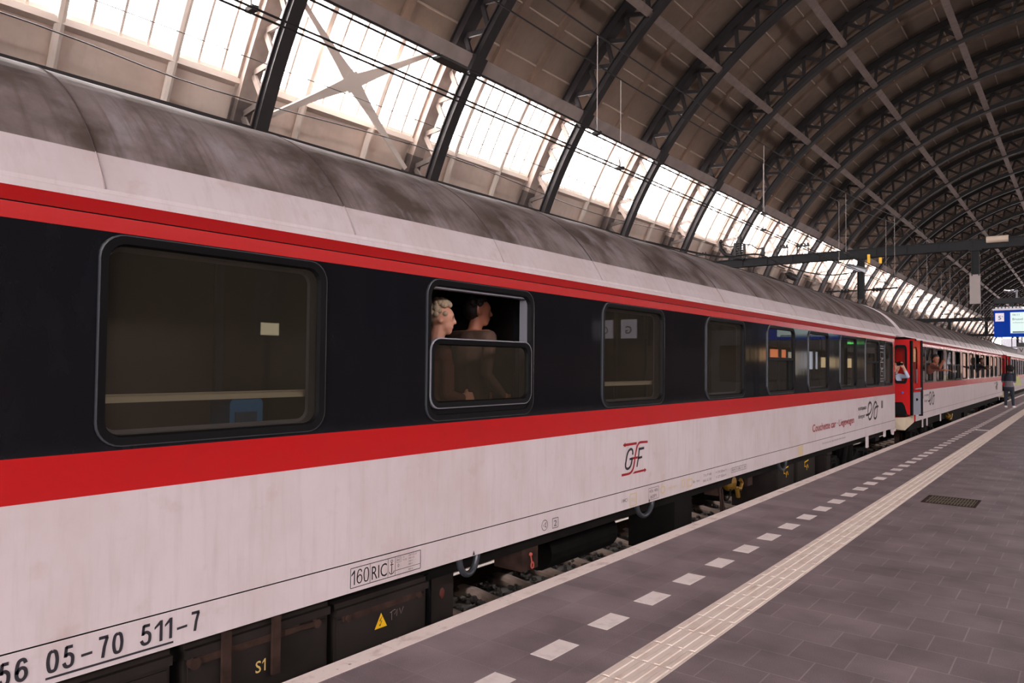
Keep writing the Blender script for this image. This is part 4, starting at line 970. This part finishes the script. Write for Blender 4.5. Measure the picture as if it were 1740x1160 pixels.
# person photographing from the open red door of the second coach
def photographer():
    hc = Vector((-3.740, 20.28, 1.66)); f = Vector((.75, -.7, .0)); B, C, F = head(hc, f)
    C += [((-3.950, 20.42, 1.42), (-3.670, 20.44, 1.42), .07, .07), ((-3.810, 20.45, 1.34), (-3.840, 20.5, .95), .16, .15), ((-3.880, 20.5, .95), (-3.880, 20.52, .55), .09, .06), ((-3.760, 20.5, .95), (-3.780, 20.52, .55), .09, .06),
          ((-3.650, 20.42, 1.42), (-3.480, 20.26, 1.42), .055, .046), ((-3.480, 20.26, 1.42), (-3.560, 20.15, 1.66), .044, .032), ((-3.970, 20.4, 1.42), (-3.900, 20.18, 1.36), .055, .046), ((-3.900, 20.18, 1.36), (-3.720, 20.1, 1.62), .044, .032),
          ((-3.880, 20.5, .55), (-3.840, 20.42, .53), .045, .04), ((-3.780, 20.5, .55), (-3.740, 20.42, .53), .045, .04)]
    C += hand((-3.575, 20.13, 1.695), (-.1, -.2, 1), 1, up=(.7, -.7, 0), k=.95) + hand((-3.705, 20.085, 1.66), (.1, 0, 1), -1, up=(.7, -.7, 0), k=.95)
    def m_(p):
        if near(p, F['eyes'], .012): return 2
        if p.z > 1.495 and (p-hc).length < .17 or (p.z > 1.56 and p.y < 20.2): return 0
        return 1 if p.z > .95 else 3
    hb = [(hc+Vector((.03*math.cos(i)-.03, .03*math.sin(i)+.03, .035+.03*(i % 3)/2)), .075) for i in range(7)]
    figure('person in a pale blue shirt holding up a camera at the open red door', B, C, m_, [M_skin, mat('pale_blue_shirt', srgb(190, 200, 224), .8), M_eye, mat('navy_trousers', srgb(40, 44, 60), .8)], (hb, mat('dark_brown_hair', srgb(34, 26, 24), .6)), voxel=.011)
    cm = thing('camera', 'black camera held up by the person at the open red door', 'camera', (-3.640, 20.1, 1.72))
    mb = MB(); x = Vector((.7, -.7, 0)); s = Vector((.7, .7, 0)); c = Vector((-3.635, 20.12, 1.725)); mb.bar(c-s*.065, c+s*.065, .05, .085); mb.bar(c-s*.02+Vector((0, 0, .05)), c+s*.02+Vector((0, 0, .05)), .05, .03); mb.build('camera_body', M_rubber, cm)
    mb = MB(); mb.cyl(c+x*.02, c+x*.1, .035, 14, r2=.032); mb.build('lens', M_black, cm)
photographer()
# people leaning out of windows of the second coach
def leaner(label, y, z, shirt, skin, hairm, stretch):
    hc = Vector((-3.36, y, z)); f = Vector((.55, -.85, 0)); B, C, F = head(hc, f)
    C += [((-3.60, y+.10, z-.22), (-3.40, y-.12, z-.22), .07, .07), ((-3.50, y+.02, z-.24), (-3.85, y+.12, z-.52), .15, .15), ((-3.85, y+.12, z-.52), (-3.9, y+.12, z-.95), .15, .13),
          ((-3.39, y-.13, z-.22), (-3.22, y-.36, z-.26), .055, .045), ((-3.22, y-.36, z-.26), (-3.10, y-.62, z-.2+stretch), .043, .03), ((-3.58, y+.15, z-.22), (-3.36, y+.34, z-.3), .055, .045), ((-3.36, y+.34, z-.3), (-3.16, y+.5, z-.3), .043, .03)]
    C += hand((-3.085, y-.66, z-.19+stretch), (.3, -.9, .2), 1, k=1.0) + hand((-3.13, y+.53, z-.3), (.7, .6, 0), -1)
    def m_(p):
        if near(p, F['eyes'], .014): return 2
        return 0 if ((p-hc).length < .15 or p.y < y-.42 or p.y > y+.42) else 1
    hb = [(hc+Vector((-.02+.02*math.cos(i), .03+.02*math.sin(i), .03+.02*(i % 3))), .085) for i in range(6)]
    figure(label, B, C, m_, [skin, shirt, M_eye], (hb, hairm), voxel=.013)
leaner('person stretching an arm out of the first window of the middle coach', 23.75, 1.88, mat('dull_red_top', srgb(120, 70, 60), .8), M_skin2, MATS['dark_brown_hair'], .16)
leaner('dark-clothed person leaning far out of a window in the rear half of the middle coach', 35.3, 1.93, mat('black_top', srgb(34, 32, 36), .8), M_skin3, MATS['dark_brown_hair'], -.02)
# person walking away on the platform
def walker():
    px, py = -2.56, 36.8
    B, C, F = head((px+.03, py+.06, 1.60), (.5, .85, -.0), tilt=.12)
    C += [((px-.17, py, 1.38), (px+.17, py+.04, 1.38), .07, .07), ((px, py, 1.30), (px, py-.01, 1.0), .16, .15), ((px, py-.01, 1.0), (px, py, .86), .155, .17),
          ((px-.19, py+.0, 1.37), (px-.22, py+.04, 1.1), .06, .05), ((px-.22, py+.04, 1.1), (px-.06, py+.24, 1.1), .048, .034), ((px+.19, py+.04, 1.37), (px+.2, py+.08, 1.1), .06, .05), ((px+.2, py+.08, 1.1), (px+.12, py+.28, 1.14), .048, .034),
          ((px-.09, py, .88), (px-.11, py+.02, .48), .10, .07), ((px-.11, py+.02, .48), (px-.12, py-.03, .08), .066, .048), ((px+.09, py, .88), (px+.12, py+.04, .48), .10, .07), ((px+.12, py+.04, .48), (px+.15, py+.02, .08), .066, .048),
          ((px-.12, py-.05, .05), (px-.10, py+.15, .04), .048, .042), ((px+.15, py, .05), (px+.19, py+.19, .04), .048, .042)]
    C += hand((px-.04, py+.28, 1.1), (.6, .7, 0), 1) + hand((px+.11, py+.32, 1.15), (-.3, .9, .1), -1)
    def m_(p):
        if p.z > 1.47: return 0
        if p.z < .10: return 4
        if p.z < .88: return 2
        if p.y > py+.21 and 1.02 < p.z < 1.25: return 0
        return 1 if p.z > 1.12 else 3
    hb = []
    for i in range(90):
        v = Vector((rr_.gauss(0, 1), rr_.gauss(0, 1), rr_.gauss(0, 1))).normalized()
        if v.y > .6 and v.z < .3: continue
        hb.append((Vector((px+.03, py+.04, 1.655))+v*.115, rr_.uniform(.035, .05)))
    figure('person with a round dark afro, navy jacket and jeans standing on the platform', B, C, m_, [M_skin3, mat('navy_jacket', srgb(38, 42, 58), .8), mat('dark_jeans', srgb(44, 50, 62), .85), mat('grey_hoodie', srgb(120, 112, 118), .85), mat('white_shoes', srgb(226, 220, 220), .6)], (hb, mat('black_hair', srgb(30, 22, 22), .9)), voxel=.013)
    bt = thing('tote_bag', 'pale yellow-green bag held in front of the person on the platform', 'bag', (px+.28, py+.2, 1.1))
    mb = MB(); mb.loft([[(px+.2, py+.16, .95), (px+.40, py+.2, .95), (px+.38, py+.3, .95), (px+.2, py+.28, .95)], [(px+.2, py+.17, 1.15), (px+.39, py+.21, 1.15), (px+.38, py+.28, 1.15), (px+.2, py+.26, 1.15)], [(px+.22, py+.2, 1.32), (px+.36, py+.22, 1.32), (px+.36, py+.25, 1.32), (px+.22, py+.24, 1.32)]], True, cap=True); mb.build('main_body', mat('pale_green_cloth', srgb(206, 210, 150), .8), bt)
    mb = MB(); mb.tube([(px+.24, py+.22, 1.31), (px+.25, py+.23, 1.42), (px+.31, py+.23, 1.42), (px+.33, py+.23, 1.31)], .008, 6); mb.build('strap', MATS['pale_green_cloth'], bt)
walker()
# blue block behind the first window, giving its pane a blue patch
bb = thing('blue_block', 'blue block set low behind the first big window', 'bag', (-3.62, 2.27, 1.25))
mb = MB(); mb.loft([rrect(2.17, 1.20, 2.37, 1.432, .03, x) for x in (-3.64, -3.70, -3.80, -3.84)], True, cap=True); mb.build('main_body', mat('plain_blue', srgb(30, 110, 165), .5), bb)
mb = MB(); mb.box(-3.637, 2.2, 1.25, -3.632, 2.33, 1.36); mb.build('front_patch', mat('plain_dark_blue', srgb(20, 60, 90), .6), bb)
mb = MB(); mb.box(XS-.55, 1.3, 1.16, XS-.10, 2.8, 1.2); sh = mb.build('corridor_shelf', M_inner, c1)

# ------------------------------------------------------------------ overhead line
def gantry(Y, xl, xr, z0, z1, posts, label, detail=True):
    g_ = thing('catenary_gantry', label, 'gantry', ((xl+xr)/2, Y, z0), 'overhead line gantries')
    mb = MB(); h = z1-z0
    for z in (z0, z1-.03): mb.box(xl, Y-.15, z, xr, Y+.15, z+.03)
    mb.box(xl, Y-.11, z0, xr, Y-.09, z1); mb.box(xl, Y+.09, z0, xr, Y+.11, z1)
    x = xl+.5
    while x < xr: mb.box(x, Y-.14, z0+.03, x+.02, Y-.11, z1-.03); x += 1.05
    mb.build('beam', M_gantry, g_)
    for (x, zb) in posts:
        mb = MB(); mb.box(x-.12, Y-.1, zb, x-.09, Y+.1, z0); mb.box(x+.09, Y-.1, zb, x+.12, Y+.1, z0); mb.box(x-.1, Y-.02, zb, x+.1, Y+.02, z0); mb.box(x-.2, Y-.14, z0-.05, x+.2, Y+.14, z0); mb.build('drop_post', M_gantry, g_)
    for x in (xl+.2, xr-.2):
        mb = MB(); mb.box(x-.15, Y-.15, 0 if x > PE else -1.0, x+.15, Y-.12, z0); mb.box(x-.15, Y+.12, 0 if x > PE else -1.0, x+.15, Y+.15, z0); mb.box(x-.02, Y-.13, 0 if x > PE else -1.0, x+.02, Y+.13, z0); mb.build('column', M_gantry, g_)
    if detail:
        for xx in (-9.93, -9.09, -14+.5) if Y < 40 else (-9.9, -9.0):
            if xx < xl: continue
            mb = MB(); mb.box(xx-.24, Y-.1, z1, xx-.2, Y-.06, z1+.34); mb.box(xx+.2, Y-.1, z1, xx+.24, Y-.06, z1+.34); mb.box(xx-.26, Y-.12, z1+.3, xx+.26, Y-.04, z1+.36)
            for k in (-.2, -.06, .08, .2): mb.ball((xx+k, Y-.08, z1+.40), (.045, .045, .05), 8, 6)
            mb.build('insulator_stool', M_wire, g_)
    return g_
g1 = gantry(30.85, -14.2, .75, 5.90, 6.25, [(-6.91, 4.30), (-3.1, 4.95)], 'dark steel overhead line gantry spanning the tracks, nearest one')
mb = MB(); mb.box(-3.28, 30.76, 3.95, -2.96, 30.94, 5.0); mb.build('post_sleeve', mat('grey_sleeve', srgb(150, 140, 138), .7), g1)
Yg = 30.68
mb = MB(); mb.tube([(-12.6, Yg, 7.05), (-12.55, Yg, 6.75), (-12.35, Yg, 6.5), (-11.9, Yg, 6.32), (-11.5, Yg, 6.22)], [.05, .09, .08, .07, .06], 10); mb.ball((-12.55, Yg, 7.08), .09, 8, 6); mb.build('arcing_horn', M_wire, g1)
mb = MB(); mb.box(-11.95, Yg-.05, 6.25, -11.85, Yg+.05, 6.95); mb.box(-11.55, Yg-.05, 6.25, -11.45, Yg+.05, 6.9); mb.cyl((-11.7, Yg, 6.3), (-11.7, Yg, 7.2), .09, 10)
for z in (6.4, 6.5, 6.6, 6.7, 6.8, 6.9): mb.cyl((-11.7, Yg, z), (-11.7, Yg, z+.03), .15, 12)
mb.tube([(-12.5, Yg, 6.95), (-12.1, Yg, 6.8), (-11.7, Yg, 6.85)], .025, 6); mb.tube([(-11.5, Yg, 6.85), (-11.2, Yg, 6.8), (-10.9, Yg, 6.6), (-10.7, Yg, 6.62)], .025, 6); mb.box(-10.75, Yg-.05, 6.25, -10.62, Yg+.05, 6.65); mb.build('line_switch', M_wire, g1)
for xx in (-6.58, -6.17):
    mb = MB(); mb.box(xx-.05, Yg-.06, 5.62, xx+.05, Yg-.03, 6.0 if xx < -6.4 else 5.85); mb.build('yellow_tag', M_yellow, g1)
mb = MB(); mb.loft([[(-7.35, Yg-.3, 5.62), (-6.65, Yg-.3, 5.40), (-6.65, Yg-.3, 5.26), (-7.35, Yg-.3, 5.48)], [(-7.35, Yg+.1, 5.72), (-6.65, Yg+.1, 5.50), (-6.65, Yg+.1, 5.36), (-7.35, Yg+.1, 5.58)]], True, cap=True)
mb.build('floodlight', mat('floodlight_grey', srgb(150, 152, 158), .4, .3), g1)
mb = MB(); mb.tube([(-2.75, Yg-.02, 6.19), (-2.1, Yg-.02, 6.19)], .12, 16); mb.build('cable_cover', mat('cream_plastic_pipe', srgb(196, 178, 162), .6), g1)
mb = MB()
for sx in (-1, 1):
    mb.tube([(-6.91+sx*.12, Yg+.1, 4.63), (-6.91+sx*1.3, Yg+.1, 4.66)], .03, 8)
    mb.tube([(-6.91+sx*.4+.06*sx*k, Yg+.1, 4.64) for k in range(7)], [.03, .09, .05, .09, .05, .09, .03], 10)
mb.build('registration_arm', M_wire, g1)
g2 = gantry(75.5, -13.5, -2.0, 5.78, 6.1, [(-6.83, 4.45), (-9.6, 4.9)], 'dark overhead line gantry farther down the hall, second one', True)
g3 = gantry(112, -14.5, -2.0, 5.78, 6.1, [(-6.83, 4.45)], 'dark overhead line gantry farther down the hall, third one', False)
def ohl(x, zc, zm, label, ph, xoff=.05):
    t = thing('overhead_line', label, 'overhead line', (x, 40, zc), 'twin contact wires above the train')
    for s in (-1, 1):
        MB().tube([(x+s*xoff, -24, zc), (x+s*xoff, 190, zc)], .011, 5).build('contact_wire', M_wire, t)
    pts = []; sp = 44.65; y = -24
    def mz(y):
        u = ((y-30.85)/sp) % 1; return zm-1.1*4*u*(1-u)
    pts = [(x, -24+2*i, mz(-24+2*i)) for i in range(108)]
    MB().tube(pts, .011, 5).build('messenger_wire', M_wire, t)
    for i in range(16):
        y = ph+6.2*i
        if y < 3: continue
        mb = MB(); mb.tube([(x, y, zc), (x, y, mz(y))], .006, 5); mb.build('dropper', M_dropper, t)
        mb = MB(); mb.box(x-.055, y-.03, zc-.012, x+.055, y+.03, zc+.03); mb.tube([(x, y, zc), (x-.03, y, zc+.18)], .008, 5); mb.build('dropper_clip', M_wire, t)
    return t
ohl(-5.50, 1.637+.5375*5.5, 7.05, 'lower pair of black contact wires crossing the bright windows', 3.4)
ohl(-4.93, 1.637+.603*4.93, 7.0, 'upper pair of black contact wires crossing the bright windows', 8.0)
# section insulator on the upper pair, and the feeder wires by the wall
t = thing('section_insulator', 'dark rod insulator in the upper contact wires in front of the second arch', 'insulator', (-4.93, 5.0, 4.62))
mb = MB(); zc = 1.637+.603*4.93; mb.box(-4.99, 5.042, zc-.015, -4.87, 5.452, zc+.012)
for k in range(10): mb.cyl((-4.93, 5.072+0.039*k, zc+.01), (-4.93, 5.072+0.039*k, zc+.045), .01, 6)
mb.build('insulator_rod', M_wire, t)
def wire(pts, label, r=.02): return tag(MB().tube(smoothline(pts, 6), r, 5).build('feeder_wire', M_wire), label, 'wire')
wire([(-9.0, 17.0, 4.85), (-9.0, 22.0, 5.05), (-9.0, 25.4, 5.55), (-9.0, 28.5, 5.45), (-9.0, 34.0, 5.7), (-9.0, 40, 6.5)], 'sagging feeder wire just above the train roof before the nearest gantry', .03)
wire([(-16.2, -10, 8.2), (-16.2, 4, 8.25), (-16.2, 9, 8.05), (-16.2, 17, 8.35), (-16.2, 26, 8.0), (-16.2, 37, 8.3), (-16.2, 60, 8.1)], 'thin dark cable drooping along the side wall below the windows', .018)
wire([(-15.9, -10, 9.0), (-15.9, 20, 9.0), (-15.9, 60, 9.0), (-15.9, 110, 9.0)], 'thin straight cable crossing the arches at the foot of the side windows', .012)
wire([(-9.0, 26.2, 4.9), (-9.0, 29.5, 4.8), (-9.0, 34, 4.75)], 'short taut wire with an insulator above the train roof', .02)
t = thing('strain_insulator', 'dark barrel-shaped strain insulator hanging in the wires before the nearest gantry', 'insulator', (-9, 31, 5.3))
mb = MB(); mb.tube([(-9, 28.2, 5.18), (-9, 28.5, 5.17), (-9, 28.7, 5.16), (-9, 29.3, 5.13), (-9, 29.5, 5.12), (-9, 29.9, 5.1)], [.02, .06, .13, .13, .06, .02], 12); mb.build('barrel', M_wire, t)

# ------------------------------------------------------------------ departure board and signs
YS = 22.0
sg = thing('departure_board', 'blue departure board with lit screen and white 5a plate at the right edge', 'sign', (-.9, YS, 2.4))
M_blue = mat('sign_blue', srgb(4, 52, 150), .7, 0, .08)
mb = MB(); mb.box(-1.83, YS, 2.43, .5, YS+.35, 3.10); mb.box(-1.575, YS-.012, 2.43, -1.565, YS, 3.10); mb.build('casing', M_blue, sg)
mb = MB(); mb.box(-1.86, YS-.03, 3.10, .53, YS+.38, 3.14)
x = -1.8
while x < .5: mb.box(x, YS-.02, 3.14, x+.05, YS+.02, 3.18); x += .075
mb.build('top_trim', mat('sign_trim_grey', srgb(190, 190, 200), .5), sg)
mb = MB(); mb.box(-1.485, YS-.015, 2.52, .2, YS+.0, 3.04); M_scr = mat('lit_screen', (.80, 1.0, .96), .4, emit=.8); M_scr.node_tree.nodes['Principled BSDF'].inputs['Base Color'].default_value = (.02, .02, .02, 1); sc_ = mb.build('screen', M_scr, sg)
mb = MB(); text_mb(mb, '06:11', -1.44, 2.955, .05, YS-.018, plane='Y', sx=1.0); text_mb(mb, 'Brussel', -1.44, 2.845, .055, YS-.018, plane='Y', bold=.004); text_mb(mb, 'via Rotterdam', -1.44, 2.77, .03, YS-.018, plane='Y'); mb.box(-1.44, YS-.019, 2.53, .1, YS-.016, 2.565); mb.build('screen_text', mat('screen_text_blue', srgb(70, 100, 112), .6), sc_)
mb = MB(); mb.box(-1.80, YS-.014, 2.82, -1.615, YS, 3.03); pl = mb.build('platform_plate', mat('plate_white', srgb(226, 222, 236), .5), sg)
mb = MB(); text_mb(mb, '5', -1.735, 2.865, .10, YS-.017, plane='Y', bold=.015); text_mb(mb, 'a', -1.66, 2.93, .04, YS-.017, plane='Y', bold=.01); mb.build('plate_text', mat('plate_text_navy', srgb(36, 36, 90), .5), pl)
mb = MB(); mb.box(-1.84, YS+.1, 3.28, 1.2, YS+.26, 3.41); mb.box(-1.5, YS+.12, 3.14, -1.42, YS+.2, 3.28); mb.box(.2, YS+.12, 3.14, .28, YS+.2, 3.28); mb.box(.85, YS+.1, 0, 1.05, YS+.26, 3.3); mb.build('support_beam', M_gantry, sg)
dm = thing('platform_mirror', 'round silver convex mirror on a short post above the departure board', 'mirror', (-1.4, YS+.18, 3.41))
mb = MB(); mb.ball((-1.52, YS+.18, 3.60), (.11, .08, .085), 18, 12); mb.build('mirror_dome', mat('mirror_chrome', srgb(190, 195, 205), .12, 1), dm, smooth=True)
mb = MB(); mb.cyl((-1.36, YS+.18, 3.40), (-1.36, YS+.18, 3.58), .022, 10); mb.bar((-1.42, YS+.18, 3.57), (-1.34, YS+.18, 3.58), .03, .03); mb.ball((-1.36, YS+.18, 3.585), .035, 10, 8); mb.build('post', M_alu, dm)
vs = thing('letter_sign', 'grey sign with a black V under a dark bracket, below the departure board', 'sign', (-1.2, YS+8, 2.2))
Yv = YS+8; s_ = 1.0
mb = MB(); mb.box(-1.84, Yv, 2.16, -1.62, Yv+.06, 2.38); mb.box(-1.55, Yv, 2.16, -1.33, Yv+.06, 2.38); mb.build('plate', mat('plate_grey', srgb(170, 164, 168), .6), vs)
mb = MB(); text_mb(mb, 'V', -1.73, 2.20, .14, Yv-.004, plane='Y', align='C', bold=.01); text_mb(mb, 'R', -1.44, 2.20, .14, Yv-.004, plane='Y', align='C', bold=.01); mb.build('letters', M_ink, vs)
mb = MB(); mb.box(-1.84, Yv, 2.38, .4, Yv+.06, 2.52); mb.box(.3, Yv, 0, .42, Yv+.1, 2.5); mb.build('bracket', M_wire, vs)

# ------------------------------------------------------------------ things beyond the frame that the glossy coach side mirrors
db = thing('reflection_backdrop', 'added backdrop blocks past the far hall end, toning the coach reflections', 'backdrop', (0, 240, -1))  # added blocks that temper the sky mirrored in the coach side
mb = MB(); rr_ = random.Random(11); x = -34
while x < 60:
    wv = rr_.uniform(3, 8); mb.box(x, 240+rr_.uniform(0, 4), -1, x+wv, 250, rr_.uniform(5, 11), rr_.randrange(3)); x += wv
mb.build('backdrop_blocks', [mat('backdrop_pale', srgb(130, 112, 104), .9), mat('backdrop_brown', srgb(92, 70, 60), .9), mat('backdrop_grey', srgb(70, 70, 76), .9)], db)
kz = thing('kiosk', 'platform kiosk with lit windows, outside the photo to the right', 'kiosk', (5.6, 44, 0))
mb = MB(); mb.box(4.6, 33, 0, 6.9, 56, .9); mb.box(4.6, 33, 2.6, 6.9, 56, 3.3); mb.box(6.5, 33, .9, 6.9, 56, 2.6)
y = 33
while y < 56.1: mb.box(4.6, y, .9, 4.72, y+.15, 2.6); y += 2.85
mb.build('kiosk_body', mat('kiosk_panel', srgb(70, 66, 66), .6), kz)
for i, (ya, yb, z0, z1, c, e) in enumerate(((33.3, 35.7, 1.9, 2.5, (1.0, .72, .35), 1.6), (36.2, 38.5, 2.0, 2.5, (1.0, .30, .12), 2.2), (39.0, 41.3, 1.2, 2.4, (.95, .85, .70), .9), (42.0, 44.2, 1.5, 2.5, (.8, .86, 1.0), 1.2), (47.5, 52.5, 2.95, 3.2, (.08, .8, .12), 2.0), (45, 52, 1.6, 2.2, (1.0, .75, .4), 1.2))):
    m2 = MB(); xx = 4.58 if z0 > 2.9 else 5.2; m2.box(xx, ya, z0, xx+.03, yb, z1); m2.build('lit_display', mat('lit_display_%d' % i, c, .5, emit=e), kz)
for xx, wh in ((2.14, 'inner'), (2.83, 'outer')):
    t = thing('sector_sign', 'white G sector sign over the platform outside the photo, %s of the pair' % wh, 'sign', (xx, 16.5, 2.3), 'sector signs')
    MB().box(xx-.22, 16.5, 2.32, xx+.22, 16.55, 2.80).build('plate', MATS['plate_white'], t)
    mb = MB(); text_mb(mb, 'G', xx, 2.44, .2, 16.496, plane='Y', align='C', bold=.02); mb.build('letter', M_ink, t)
    MB().box(xx-.01, 16.51, 2.8, xx+.01, 16.54, 3.4).build('hanger', M_gantry, t)
t = thing('info_case', 'lit timetable case on a post, outside the photo to the right', 'notice board', (2.55, 6.3, 0))
MB().box(2.52, 6.27, 0, 2.58, 6.33, 2.0).build('post', M_gantry, t)
MB().box(2.5, 6.12, 2.0, 2.6, 6.5, 2.24).build('casing', M_gantry, t)
MB().box(2.488, 6.16, 2.03, 2.5, 6.46, 2.21).build('lit_panel', mat('lit_paper', (1.0, .85, .55), .5, emit=6.0), t)
